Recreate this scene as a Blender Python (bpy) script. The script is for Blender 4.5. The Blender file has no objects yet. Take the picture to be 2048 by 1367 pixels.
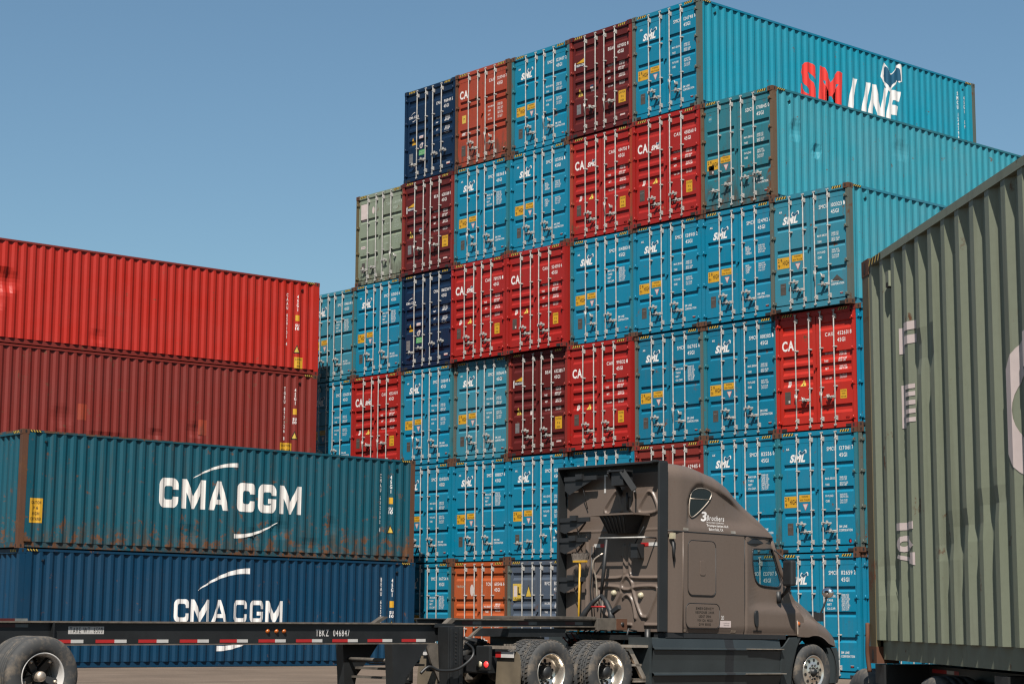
import bpy, bmesh, math, random
from mathutils import Vector, Matrix
random.seed(7)
PI = math.pi
scene = bpy.context.scene
COL = scene.collection

# ------------------------------------------------------------------ camera, sky, sun, exposure
cam_d = bpy.data.cameras.new("camera")
cam = bpy.data.objects.new("camera", cam_d); COL.objects.link(cam)
cam_d.sensor_width = 36.0
cam_d.lens = 3752.7 / 2048 * 36.0
cam_d.clip_end = 3000.0
cam_d.clip_start = 0.1
YAW, PITCH, ROLL = -0.8516, 0.1427, 0.0052
_f = Vector((math.sin(YAW), math.cos(YAW), 0)); _r = Vector((math.cos(YAW), -math.sin(YAW), 0)); _u = Vector((0, 0, 1))
_f2 = _f * math.cos(PITCH) + _u * math.sin(PITCH); _u2 = _u * math.cos(PITCH) - _f * math.sin(PITCH)
_r3 = _r * math.cos(ROLL) + _u2 * math.sin(ROLL); _u3 = _u2 * math.cos(ROLL) - _r * math.sin(ROLL)
M = Matrix((_r3, _u3, -_f2)).transposed().to_4x4()
M.translation = Vector((27.36, -34.62, 1.488))
cam.matrix_world = M
scene.camera = cam

SUN_EL = math.radians(54.0)
SUN_H = Vector((0.67, -0.742, 0)).normalized()
SUN_DIR = Vector((SUN_H.x * math.cos(SUN_EL), SUN_H.y * math.cos(SUN_EL), math.sin(SUN_EL)))
world = bpy.data.worlds.new("World"); scene.world = world; world.use_nodes = True
wn = world.node_tree; wn.nodes.clear()
sky = wn.nodes.new("ShaderNodeTexSky"); sky.sky_type = 'NISHITA'; sky.sun_disc = False
sky.sun_elevation = SUN_EL
sky.sun_rotation = math.atan2(SUN_H.x, SUN_H.y)
sky.air_density = 1.0; sky.dust_density = 1.6; sky.ozone_density = 1.2; sky.altitude = 0
bg = wn.nodes.new("ShaderNodeBackground"); bg.inputs[1].default_value = 0.046
wo = wn.nodes.new("ShaderNodeOutputWorld")
tint = wn.nodes.new("ShaderNodeMix"); tint.data_type = 'RGBA'; tint.blend_type = 'MULTIPLY'; tint.inputs['Factor'].default_value = 1.0
tint.inputs[7].default_value = (0.80, 0.98, 0.98, 1)                       # the photograph's cool, slightly green sky
wn.links.new(sky.outputs[0], tint.inputs[6]); wn.links.new(tint.outputs[2], bg.inputs[0]); wn.links.new(bg.outputs[0], wo.inputs[0])
sun_d = bpy.data.lights.new("sun", 'SUN'); sun_d.energy = 5.0; sun_d.angle = math.radians(0.55); sun_d.color = (1.0, 0.93, 0.84)
sun = bpy.data.objects.new("sun", sun_d); COL.objects.link(sun)
sun.rotation_euler = SUN_DIR.to_track_quat('Z', 'Y').to_euler()
scene.view_settings.view_transform = 'Standard'; scene.view_settings.look = 'None'
scene.view_settings.gamma = 1.0; scene.view_settings.exposure = 1.3
scene.render.engine = 'CYCLES'
scene.cycles.max_bounces = 6; scene.cycles.transparent_max_bounces = 12
scene.cycles.filter_width = 1.3

# ------------------------------------------------------------------ materials
MATS = {}
def nt(name):
    m = bpy.data.materials.new(name); m.use_nodes = True
    n = m.node_tree; n.nodes.clear()
    out = n.nodes.new("ShaderNodeOutputMaterial"); b = n.nodes.new("ShaderNodeBsdfPrincipled")
    n.links.new(b.outputs[0], out.inputs[0])
    MATS[name] = m
    return m, n, b
def N(n, t, **k):
    x = n.nodes.new(t)
    for a, v in k.items(): setattr(x, a, v)
    return x
def noise(n, vec, scale, detail=4.0, rough=0.6):
    x = N(n, "ShaderNodeTexNoise"); x.inputs['Scale'].default_value = scale; x.inputs['Detail'].default_value = detail
    x.inputs['Roughness'].default_value = rough
    n.links.new(vec, x.inputs['Vector']); return x.outputs[0]
def mapped(n, vec, sc, rot=(0, 0, 0)):
    x = N(n, "ShaderNodeMapping"); x.inputs['Scale'].default_value = sc; x.inputs['Rotation'].default_value = rot
    n.links.new(vec, x.inputs[0]); return x.outputs[0]
def rng(n, val, a, b, c=0.0, d=1.0):
    x = N(n, "ShaderNodeMapRange"); x.inputs[1].default_value = a; x.inputs[2].default_value = b
    x.inputs[3].default_value = c; x.inputs[4].default_value = d; n.links.new(val, x.inputs[0]); return x.outputs[0]
def mixc(n, fac, a, b, mode='MIX'):
    x = N(n, "ShaderNodeMix", data_type='RGBA', blend_type=mode)
    for sock, v in ((x.inputs['Factor'], fac), (x.inputs[6], a), (x.inputs[7], b)):
        if hasattr(v, 'links') or hasattr(v, 'is_linked'): n.links.new(v, sock)
        elif isinstance(v, (int, float)): sock.default_value = v
        else: sock.default_value = (*v, 1)
    return x.outputs[2]
def mul(n, a, b, op='MULTIPLY'):
    x = N(n, "ShaderNodeMath", operation=op)
    for s, v in ((x.inputs[0], a), (x.inputs[1], b)):
        if isinstance(v, (int, float)): s.default_value = v
        else: n.links.new(v, s)
    return x.outputs[0]
KB = 0.41                                                                  # all paints a step darker: the exposure is set for strong sun
def dim(c): return tuple(x * KB for x in c)
def paint(name, col, rust=0.3, fade=0.3, rough=0.5, streak=0.5, bump=0.0, dirt=(0.12, 0.10, 0.075), metal=0.0, runs=0.35, low=0.0):
    """Weathered paint: chalky fading in patches, run-down streaks, rust spots where the paint has gone."""
    m, n, b = nt(name); col = dim(col); dirt = dim(dirt)
    pos = N(n, "ShaderNodeNewGeometry").outputs['Position']
    big = noise(n, pos, 0.9, 5.0)
    st = noise(n, mapped(n, pos, (7, 7, 0.45)), 1.0, 5.0, 0.65)
    fine = noise(n, pos, 22.0, 6.0, 0.7)
    grey = tuple(0.72 * c + 0.28 * (sum(col) / 3 * 1.25 + 0.01) for c in col)
    c = mixc(n, mul(n, rng(n, big, 0.35, 0.7), fade), col, grey)
    c = mixc(n, mul(n, rng(n, st, 0.52, 0.78), streak), c, dirt)
    c = mixc(n, mul(n, rng(n, fine, 0.45, 0.62), 0.10), c, tuple(x * 0.55 for x in col))
    med = noise(n, pos, 3.3, 8.0, 0.68)
    if runs:                                                               # brown water runs and rubbed patches
        run = noise(n, mapped(n, pos, (10.5, 10.5, 0.20)), 1.0, 6.0, 0.7)
        c = mixc(n, mul(n, rng(n, run, 0.64, 0.78), runs), c, mixc(n, med, (0.022, 0.013, 0.009), (0.075, 0.036, 0.018)))
        scuff = noise(n, mapped(n, pos, (2.2, 2.2, 5.0)), 1.7, 9.0, 0.75)
        c = mixc(n, mul(n, rng(n, scuff, 0.66, 0.72), 0.35 * runs), c, tuple(min(0.5, x * 1.5 + 0.02) for x in col))
    mf = mul(n, med, mul(n, fine, 0.35), 'ADD')
    if low:                                                                # more rust and grime towards the foot of the box
        sep = N(n, "ShaderNodeSeparateXYZ"); n.links.new(pos, sep.inputs[0])
        hz = mul(n, mul(n, sep.outputs[2], 2.892, 'DIVIDE'), 1.0, 'MODULO')
        foot = rng(n, hz, 0.42, 0.03)
        mf = mul(n, mf, mul(n, foot, low), 'ADD')
        gr = noise(n, mapped(n, pos, (5, 5, 1.6)), 1.0, 7.0, 0.7)
        c = mixc(n, mul(n, rng(n, mul(n, gr, mul(n, foot, 0.22), 'ADD'), 0.60, 0.80), 0.75), c, (0.030, 0.026, 0.020))
    spots = rng(n, mf, 0.86 - 0.15 * rust, 0.92 - 0.13 * rust)
    rc = mixc(n, fine, (0.026, 0.014, 0.009), (0.095, 0.040, 0.017))
    c = mixc(n, spots, c, rc)
    n.links.new(c, b.inputs['Base Color'])
    n.links.new(rng(n, spots, 0, 1, rough, 0.9), b.inputs['Roughness'])
    b.inputs['Metallic'].default_value = metal
    b.inputs['Specular IOR Level'].default_value = 0.22
    if bump:
        bp = N(n, "ShaderNodeBump"); bp.inputs['Strength'].default_value = bump; bp.inputs['Distance'].default_value = 0.02
        n.links.new(noise(n, pos, 1.7, 3.0), bp.inputs['Height']); n.links.new(bp.outputs[0], b.inputs['Normal'])
    return m
def plain(name, col, rough=0.6, metal=0.0, var=0.25, scale=9.0, spec=0.4):
    m, n, b = nt(name)
    if metal < 0.5: col = dim(col)
    pos = N(n, "ShaderNodeTexCoord").outputs['Object']
    a = noise(n, pos, scale, 5.0)
    c = mixc(n, rng(n, a, 0.3, 0.75), tuple(x * (1 - var) for x in col), tuple(min(1, x * (1 + var * 0.6)) for x in col))
    n.links.new(c, b.inputs['Base Color'])
    b.inputs['Roughness'].default_value = rough; b.inputs['Metallic'].default_value = metal
    b.inputs['Specular IOR Level'].default_value = spec
    return m
def lettering(name, col, wear=0.5, chip=(0.1, 0.06, 0.04)):
    m, n, b = nt(name); col = tuple(x * 0.55 for x in col)
    pos = N(n, "ShaderNodeNewGeometry").outputs['Position']
    a = noise(n, mapped(n, pos, (1.6, 1.6, 0.7)), 6.0, 8.0, 0.7)
    c = mixc(n, mul(n, rng(n, a, 0.4, 0.62), 0.3), col, tuple(x * 0.72 for x in col))
    c = mixc(n, rng(n, a, 0.80 - 0.22 * wear, 0.86 - 0.20 * wear), c, chip)
    n.links.new(c, b.inputs['Base Color']); b.inputs['Roughness'].default_value = 0.6
    b.inputs['Specular IOR Level'].default_value = 0.25
    return m
def emit(name, col, s):
    m, n, b = nt(name)
    b.inputs['Base Color'].default_value = (*col, 1); b.inputs['Emission Color'].default_value = (*col, 1)
    b.inputs['Emission Strength'].default_value = s; return m

paint("blue_paint", (0.001, 0.245, 0.415), 0.22, 0.25, 0.42, 0.22)
paint("deep_blue_paint", (0.001, 0.200, 0.340), 0.30, 0.25, 0.45, 0.25)
paint("faded_blue_paint", (0.030, 0.265, 0.380), 0.35, 0.5, 0.55, 0.40)
paint("teal_paint", (0.018, 0.210, 0.275), 0.45, 0.5, 0.55, 0.55, runs=0.5, low=0.08)
paint("side_blue_paint", (0.006, 0.330, 0.480), 0.20, 0.25, 0.45, 0.18)  # door blue made lighter: the long side's stronger sunlight painted in
paint("side_teal_paint", (0.035, 0.360, 0.470), 0.30, 0.45, 0.5, 0.30)  # teal lightened likewise, sunlight put into the long walls' colour
paint("red_paint", (0.420, 0.017, 0.013), 0.25, 0.2, 0.45, 0.22, dirt=(0.16, 0.03, 0.02))
paint("bright_red_paint", (0.570, 0.026, 0.014), 0.12, 0.2, 0.42, 0.20, dirt=(0.22, 0.02, 0.015))
paint("maroon_paint", (0.125, 0.014, 0.013), 0.30, 0.2, 0.45, 0.28, dirt=(0.07, 0.02, 0.015))
paint("brick_red_paint", (0.265, 0.030, 0.022), 0.30, 0.25, 0.5, 0.35, dirt=(0.12, 0.03, 0.02))
paint("orange_red_paint", (0.430, 0.060, 0.026), 0.45, 0.3, 0.5, 0.35, dirt=(0.16, 0.04, 0.02), runs=0.7, low=0.09)
paint("orange_paint", (0.520, 0.105, 0.028), 0.3, 0.3, 0.5, 0.3, dirt=(0.2, 0.06, 0.03))
paint("navy_paint", (0.002, 0.022, 0.066), 0.16, 0.25, 0.45, 0.22, dirt=(0.02, 0.02, 0.03))
paint("grey_blue_paint", (0.085, 0.115, 0.165), 0.45, 0.5, 0.55, 0.5)
paint("sage_paint", (0.270, 0.330, 0.245), 0.30, 0.4, 0.6, 0.55, runs=0.8, low=0.08)
paint("royal_blue_paint", (0.001, 0.050, 0.118), 0.20, 0.3, 0.45, 0.30, dirt=(0.01, 0.025, 0.05))
paint("worn_blue_paint", (0.004, 0.100, 0.150), 0.45, 0.35, 0.5, 0.75, dirt=(0.05, 0.055, 0.045), runs=0.8, low=0.13)
paint("green_paint", (0.270, 0.300, 0.215), 0.28, 0.45, 0.5, 0.50, dirt=(0.10, 0.10, 0.06))
paint("rust_steel", (0.140, 0.058, 0.030), 0.9, 0.5, 0.85, 0.5, dirt=(0.06, 0.035, 0.025))
paint("grimy_post", (0.120, 0.150, 0.130), 0.6, 0.6, 0.7, 0.8, dirt=(0.12, 0.085, 0.05))
paint("rusty_post", (0.170, 0.105, 0.060), 0.85, 0.6, 0.8, 0.8, dirt=(0.12, 0.07, 0.035))
paint("olive_post", (0.150, 0.120, 0.060), 0.6, 0.6, 0.6, 0.8, dirt=(0.17, 0.12, 0.05))
plain("zinc", (0.640, 0.625, 0.600), 0.5, 0.1, 0.3)
plain("rubber", (0.012, 0.014, 0.016), 0.8, 0, 0.3)
plain("black_steel", (0.018, 0.020, 0.022), 0.5, 0.0, 0.35, 4.0)
plain("black_plastic", (0.020, 0.022, 0.025), 0.55, 0.0, 0.2)
plain("dark_hole", (0.006, 0.006, 0.007), 0.9, 0, 0.2)
plain("sticker_yellow", (0.80, 0.43, 0.020), 0.5, 0, 0.12, 20)
plain("hazard_yellow", (0.82, 0.56, 0.09), 0.5, 0, 0.25, 25)
plain("sticker_green", (0.10, 0.48, 0.14), 0.5)
plain("plate_brown", (0.125, 0.105, 0.090), 0.45, 0.2, 0.3, 14)
plain("plate_grey", (0.30, 0.30, 0.31), 0.45, 0.3, 0.3, 14)
plain("pink_white", (0.78, 0.66, 0.64), 0.5, 0, 0.1)
lettering("white_paint", (0.80, 0.78, 0.77), 0.25)
lettering("worn_white_paint", (0.76, 0.73, 0.70), 0.62, (0.26, 0.10, 0.03))
lettering("ghost_white", (0.40, 0.46, 0.40), 0.5)
lettering("red_lettering", (0.80, 0.045, 0.035), 0.2)
lettering("black_paint", (0.015, 0.014, 0.012), 0.0)
lettering("deep_blue_ink", (0.010, 0.085, 0.160), 0.0)
lettering("red_ink", (0.55, 0.03, 0.03), 0.0)

# ------------------------------------------------------------------ mesh helpers
class MB:
    """Collects boxes, tubes, prisms and quads and links them as ONE mesh object."""
    def __init__(s): s.v = []; s.f = []; s.m = []; s.smooth = []
    def add(s, vs, fs, mi=0, sm=False):
        o = len(s.v); s.v += [tuple(p) for p in vs]
        for q in fs: s.f.append(tuple(i + o for i in q)); s.m.append(mi); s.smooth.append(sm)
        return s
    def box(s, x0, x1, y0, y1, z0, z1, mi=0):
        vs = [(x, y, z) for z in (z0, z1) for y in (y0, y1) for x in (x0, x1)]
        return s.add(vs, [(0, 2, 3, 1), (4, 5, 7, 6), (0, 1, 5, 4), (2, 6, 7, 3), (0, 4, 6, 2), (1, 3, 7, 5)], mi)
    def obox(s, a, b, w, h, mi=0, up=Vector((0, 0, 1))):
        """box along a->b, w across, h along up"""
        a = Vector(a); b = Vector(b); d = (b - a).normalized(); x = d.cross(up)
        if x.length < 1e-4: x = Vector((1, 0, 0))
        x.normalize(); y = x.cross(d)
        vs = [p + x * sx * w / 2 + y * sy * h / 2 for p in (a, b) for sy in (-1, 1) for sx in (-1, 1)]
        return s.add(vs, [(0, 1, 3, 2), (4, 6, 7, 5), (0, 4, 5, 1), (2, 3, 7, 6), (0, 2, 6, 4), (1, 5, 7, 3)], mi)
    def tube(s, pts, r, n=8, mi=0, cap=True):
        pts = [Vector(p) for p in pts]; rings = []
        rs = r if isinstance(r, (list, tuple)) else [r] * len(pts)
        px = None
        for i, p in enumerate(pts):
            d = (pts[min(i + 1, len(pts) - 1)] - pts[max(i - 1, 0)]).normalized()
            if px is None: px = d.orthogonal().normalized()
            px = (px - d * px.dot(d)).normalized(); py = d.cross(px)
            rings.append([p + (px * math.cos(2 * PI * k / n) + py * math.sin(2 * PI * k / n)) * rs[i] for k in range(n)])
        vs = [q for rg in rings for q in rg]; fs = []
        for i in range(len(pts) - 1):
            for k in range(n):
                k2 = (k + 1) % n; fs.append((i * n + k, i * n + k2, (i + 1) * n + k2, (i + 1) * n + k))
        s.add(vs, fs, mi, True)
        if cap:
            s.add(rings[0], [tuple(range(n - 1, -1, -1))], mi); s.add(rings[-1], [tuple(range(n))], mi)
        return s
    def prism(s, poly, fn, d0, d1, mi=0):
        """poly = 2-D outline, fn(a, b, d) -> point; extruded from d0 to d1"""
        k = len(poly); vs = [fn(a, b, d) for d in (d0, d1) for a, b in poly]
        fs = [tuple(range(k - 1, -1, -1)), tuple(range(k, 2 * k))] + [(i, (i + 1) % k, (i + 1) % k + k, i + k) for i in range(k)]
        return s.add(vs, fs, mi)
    def lathe(s, prof, n=32, axis='X', c=(0, 0, 0), mi=0, sm=True):
        """prof = [(radius, offset along axis)]"""
        vs = []
        for r, a in prof:
            for k in range(n):
                t = 2 * PI * k / n; p, q = r * math.cos(t), r * math.sin(t)
                v = (a, p, q) if axis == 'X' else ((p, a, q) if axis == 'Y' else (p, q, a))
                vs.append((v[0] + c[0], v[1] + c[1], v[2] + c[2]))
        fs = [(i * n + k, i * n + (k + 1) % n, (i + 1) * n + (k + 1) % n, (i + 1) * n + k) for i in range(len(prof) - 1) for k in range(n)]
        return s.add(vs, fs, mi, sm)
    def grid(s, rows, mi=0, sm=True):
        h = len(rows); w = len(rows[0]); vs = [p for r in rows for p in r]
        return s.add(vs, [(i * w + j, i * w + j + 1, (i + 1) * w + j + 1, (i + 1) * w + j) for i in range(h - 1) for j in range(w - 1)], mi, sm)
    def mesh(s, name, mats, bevel=0.0, fix=True):
        me = bpy.data.meshes.new(name); me.from_pydata(s.v, [], s.f)
        for m in mats: me.materials.append(MATS[m] if isinstance(m, str) else m)
        me.polygons.foreach_set("material_index", s.m); me.polygons.foreach_set("use_smooth", s.smooth)
        if fix or bevel:
            bm = bmesh.new(); bm.from_mesh(me)
            if any(s.smooth): bmesh.ops.remove_doubles(bm, verts=bm.verts, dist=1e-5)
            if fix: bmesh.ops.recalc_face_normals(bm, faces=bm.faces)
            if bevel:
                es = [e for e in bm.edges if len(e.link_faces) == 2 and e.calc_face_angle(0) > 0.7]
                bmesh.ops.bevel(bm, geom=es, offset=bevel, segments=2, profile=0.6, affect='EDGES', clamp_overlap=True)
            bm.to_mesh(me); bm.free()
        me.update(); return me
    def build(s, name, mats, parent=None, bevel=0.0, fix=True):
        return put(name, s.mesh(name, mats if isinstance(mats, (list, tuple)) else [mats], bevel, fix), parent)
def put(name, me, parent=None, mat=None, loc=None):
    o = bpy.data.objects.new(name, me); COL.objects.link(o)
    if parent: o.parent = parent
    if loc: o.location = loc
    if mat and me.materials:
        o.material_slots[0].link = 'OBJECT'; o.material_slots[0].material = MATS[mat]
    return o
def empty(name, label, cat, loc=(0, 0, 0), rz=0.0, group=None):
    o = bpy.data.objects.new(name, None); COL.objects.link(o); o.empty_display_size = 0.3
    o.location = loc; o.rotation_euler = (0, 0, rz); tag(o, label, cat, group); return o
def tag(o, label, cat, group=None):
    o['label'] = label; o['category'] = cat
    if group: o['group'] = group
    return o

# ------------------------------------------------------------------ lettering: glyph outlines as flat faces
GL = {}
def glyph(ch, bold=0.0):
    k = (ch, round(bold, 3))
    if k not in GL:
        cu = bpy.data.curves.new("g", 'FONT'); cu.body = ch; cu.size = 1.0; cu.resolution_u = 3; cu.fill_mode = 'FRONT'; cu.offset = bold
        ob = bpy.data.objects.new("g", cu); me = ob.to_mesh()
        vs = [(v.co.x, v.co.y) for v in me.vertices]; fs = [tuple(p.vertices) for p in me.polygons]
        ob.to_mesh_clear(); bpy.data.objects.remove(ob); bpy.data.curves.remove(cu)
        x0 = min((v[0] for v in vs), default=0); x1 = max((v[0] for v in vs), default=0.3)
        GL[k] = ([(v[0] - x0, v[1]) for v in vs], fs, x1 - x0)
    return GL[k]
CAPH = None
class Decal:
    """Flat faces in (a, b); cut at given lines and then laid on the surface by fn."""
    def __init__(s): s.v = []; s.f = []; s.m = []
    def poly(s, pts, mi=0):
        o = len(s.v); s.v += list(pts); s.f.append(tuple(range(o, o + len(pts)))); s.m.append(mi); return s
    def rect(s, a0, a1, b0, b1, mi=0): return s.poly([(a0, b0), (a1, b0), (a1, b1), (a0, b1)], mi)
    def strip(s, up, lo, mi=0):
        for i in range(len(up) - 1): s.poly([lo[i], lo[i + 1], up[i + 1], up[i]], mi)
        return s
    def text(s, t, a, b, h, w=None, sx=1.0, bold=0.0, gap=0.16, shear=0.0, mi=0, align='L', mono=0.0, vertical=False):
        """cap height h; w = total width (overrides sx); vertical stacks the letters downwards"""
        global CAPH
        if CAPH is None: CAPH = max(v[1] for v in glyph('H')[0])
        k = h / CAPH; x = 0; items = []
        for ch in t:
            if ch == ' ': x += (mono or 0.42); continue
            vs, fs, wd = glyph(ch, bold)
            if mono: items.append((vs, fs, x + (mono - gap - wd) / 2)); x += mono
            else: items.append((vs, fs, x)); x += wd + gap
        tot = max(x - gap, 1e-6)
        kx = (w / tot) if w else k * sx
        sh = {'L': 0, 'C': -tot * kx / 2, 'R': -tot * kx}[align]
        if vertical:
            n = 0
            for ch in t:
                if ch != ' ':
                    vs, fs, wd = glyph(ch, bold); o = len(s.v)
                    s.v += [(a + (v[0] - wd / 2) * k * sx, b - n * h * 1.33 + v[1] * k) for v in vs]
                    for q in fs: s.f.append(tuple(i + o for i in q)); s.m.append(mi)
                n += 1 if ch != ' ' else 0.7
            return s
        for vs, fs, xo in items:
            o = len(s.v); s.v += [(a + sh + (v[0] + xo) * kx + shear * v[1] * k, b + v[1] * k) for v in vs]
            for q in fs: s.f.append(tuple(i + o for i in q)); s.m.append(mi)
        return s
    def mesh(s, name, mats, fn, cuts_a=(), cuts_b=()):
        a0 = min(v[0] for v in s.v); a1 = max(v[0] for v in s.v); b0 = min(v[1] for v in s.v); b1 = max(v[1] for v in s.v)
        mb = MB()
        for layer in sorted(set(s.m)):
            bm = bmesh.new(); bv = {}
            for q, mi in zip(s.f, s.m):
                if mi != layer: continue
                for i in q:
                    if i not in bv: bv[i] = bm.verts.new((s.v[i][0], s.v[i][1], 0))
                try: bm.faces.new([bv[i] for i in q])
                except ValueError: pass
            for c in cuts_a:
                if a0 < c < a1: bmesh.ops.bisect_plane(bm, geom=bm.verts[:] + bm.edges[:] + bm.faces[:], plane_co=(c, 0, 0), plane_no=(1, 0, 0))
            for c in cuts_b:
                if b0 < c < b1: bmesh.ops.bisect_plane(bm, geom=bm.verts[:] + bm.edges[:] + bm.faces[:], plane_co=(0, c, 0), plane_no=(0, 1, 0))
            bmesh.ops.recalc_face_normals(bm, faces=bm.faces)
            bm.verts.index_update()
            mb.add([fn(v.co.x, v.co.y, layer) for v in bm.verts], [tuple(v.index for v in f.verts) for f in bm.faces], layer)
            bm.free()
        return mb.mesh(name, mats, fix=False)
# ------------------------------------------------------------------ ground and sky setting
def ground_z(x, y):
    return 0.009 * max(0.0, -1.6 - y) - 0.035 if y < -5.5 else 0.0
gm, gn, gb = nt("asphalt")
gp = N(gn, "ShaderNodeNewGeometry").outputs['Position']
g1 = noise(gn, gp, 0.35, 6.0, 0.65); g2 = noise(gn, mapped(gn, gp, (2.6, 0.30, 1), (0, 0, -0.72)), 1.0, 6.0, 0.7); g3 = noise(gn, gp, 38.0, 4.0, 0.8)
gc = mixc(gn, rng(gn, g1, 0.3, 0.75), (0.062, 0.047, 0.036), (0.115, 0.088, 0.068))
gc = mixc(gn, mul(gn, rng(gn, g2, 0.56, 0.72), 0.55), gc, (0.20, 0.158, 0.125))
gc = mixc(gn, mul(gn, rng(gn, g2, 0.46, 0.30), 0.6), gc, (0.024, 0.019, 0.015))
gc = mixc(gn, rng(gn, g3, 0.35, 0.75), mixc(gn, 0.5, gc, (0.04, 0.03, 0.025)), gc)
gn.links.new(gc, gb.inputs['Base Color']); gb.inputs['Roughness'].default_value = 0.92; gb.inputs['Specular IOR Level'].default_value = 0.2
gbp = N(gn, "ShaderNodeBump"); gbp.inputs['Strength'].default_value = 0.5; gbp.inputs['Distance'].default_value = 0.01
gn.links.new(g3, gbp.inputs['Height']); gn.links.new(gbp.outputs[0], gb.inputs['Normal'])
xs = [-1500, -400, -120, -60] + list(range(-40, 44, 4)) + [60, 120, 400, 1500]
ys = [-1500, -400, -120, -60] + [-44 + 2.0 * i for i in range(0, 30)] + [20, 40, 120, 400, 1500]
def gz(y):
    if y > -1.0: return 0.0
    return 0.0085 * (-1.0 - max(y, -30)) - 0.02 * min(1, (-1.0 - y) / 2)
g = MB().grid([[(x, y, gz(y)) for x in xs] for y in ys])
go = g.build("ground", "asphalt"); go['kind'] = 'structure'
# faint painted line across the yard, worn almost away
# ------------------------------------------------------------------ containers
CW, CH, CL = 2.438, 2.892, 12.192
HW = CW / 2
YD = 0.045
PL, PR = (0.195, 1.125), (1.335, 2.283)
def rec_three(): return [[(t, 0), (t - 0.015, 0.038), (t - 0.085, 0.038), (t - 0.13, 0)] for t in (2.118, 1.538, 0.955)]
def rec_five(): return [[(t, 0), (t - 0.02, 0.038), (t - 0.135, 0.038), (t - 0.205, 0)] for t in (2.56, 1.845, 1.58, 1.30, 0.58)]
def rec_pairs(): return [[(t, 0), (t - 0.012, 0.038), (t - 0.085, 0.038), (t - 0.11, 0)] for t in (2.03, 1.84, 1.16, 0.96)]
STY = {'three': rec_three(), 'five': rec_five(), 'pairs': rec_pairs()}
def rec_depth(sty, z):
    for r in STY[sty]:
        if r[0][0] >= z >= r[-1][0]:
            for (za, da), (zb, db) in zip(r, r[1:]):
                if za >= z >= zb: return da + (db - da) * (za - z) / max(za - zb, 1e-6)
    return 0.0
def door_fn(sty):
    def fn(u, z, layer=0):
        d = rec_depth(sty, z) if (PL[0] <= u <= PL[1] or PR[0] <= u <= PR[1]) else 0.0
        return (u - HW, YD + d - 0.003 - 0.0015 * layer, z)
    return fn
def door_cuts(sty): return [p[0] for r in STY[sty] for p in r]
def door_mesh(sty, side):
    (u0, u1), (p0, p1) = ((0.104, 1.214), PL) if side == 'L' else ((1.236, 2.334), PR)
    z0, z1 = 0.182, 2.736; m = MB(); X = lambda u: u - HW
    zz = [z1] + [p for r in STY[sty] for p in [q[0] for q in r]] + [z0]
    dd = [0] + [p[1] for r in STY[sty] for p in r] + [0]
    for i in range(len(zz) - 1):
        za, zb, da, db = zz[i], zz[i + 1], YD + dd[i], YD + dd[i + 1]
        m.add([(X(p0), da, za), (X(p1), da, za), (X(p1), db, zb), (X(p0), db, zb)], [(0, 1, 2, 3)])
        for a, b in ((u0, p0), (p1, u1)):
            m.add([(X(a), YD, za), (X(b), YD, za), (X(b), YD, zb), (X(a), YD, zb)], [(0, 1, 2, 3)])
        if dd[i] or dd[i + 1]:
            for p in (p0, p1):
                m.add([(X(p), YD, za), (X(p), da, za), (X(p), db, zb), (X(p), YD, zb)], [(0, 1, 2, 3)])
    for (a, b) in (((u0, z0), (u1, z0)), ((u1, z0), (u1, z1)), ((u1, z1), (u0, z1)), ((u0, z1), (u0, z0))):
        m.add([(X(a[0]), YD, a[1]), (X(b[0]), YD, b[1]), (X(b[0]), YD + 0.04, b[1]), (X(a[0]), YD + 0.04, a[1])], [(0, 1, 2, 3)])
    if sty != 'five':                                                     # the weld seam across the head of the door
        m.box(X(p0), X(p1), YD - 0.004, YD + 0.001, 2.612, 2.735)
    m.box(X(u0 + 0.02), X(u1 - 0.02), YD - 0.003, YD + 0.001, 0.19, 0.30)
    return m.mesh("door", ["blue_paint"])
def rod_mesh(u):
    m = MB(); x = u - HW
    wob = 0.004
    m.tube([(x, -0.006, 0.09), (x + wob, -0.006, 0.9), (x - wob, -0.006, 1.9), (x, -0.006, 2.80)], 0.0165, 8)
    for z in (2.812, 0.088):                                              # cams in their keepers
        m.box(x - 0.024, x + 0.024, -0.020, 0.012, z - 0.024, z + 0.018)
        m.box(x + 0.016, x + 0.034, -0.030, 0.010, z - 0.010, z + 0.026)
        m.box(x - 0.034, x - 0.018, -0.026, 0.010, z - 0.006, z + 0.022)
    for z0, z1 in ((2.615, 2.725), (0.200, 0.310)):                       # bearing plates at head and foot
        m.box(x - 0.010, x + 0.046, -0.012, YD + 0.002, z0, z1)
        m.box(x + 0.020, x + 0.042, -0.020, -0.010, z0 + 0.014, z0 + 0.040)
        m.box(x + 0.020, x + 0.042, -0.020, -0.010, z1 - 0.040, z1 - 0.014)
        m.box(x - 0.022, x + 0.022, -0.028, -0.004, z0 + 0.035, z1 - 0.035)
    for z in (1.945, 1.005):                                              # guide brackets
        m.box(x - 0.010, x + 0.056, -0.012, YD + 0.002, z - 0.016, z + 0.016)
        m.box(x - 0.021, x + 0.021, -0.027, -0.010, z - 0.013, z + 0.013)
    return m.mesh("locking_rod", ["zinc"], bevel=0.004)
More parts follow.
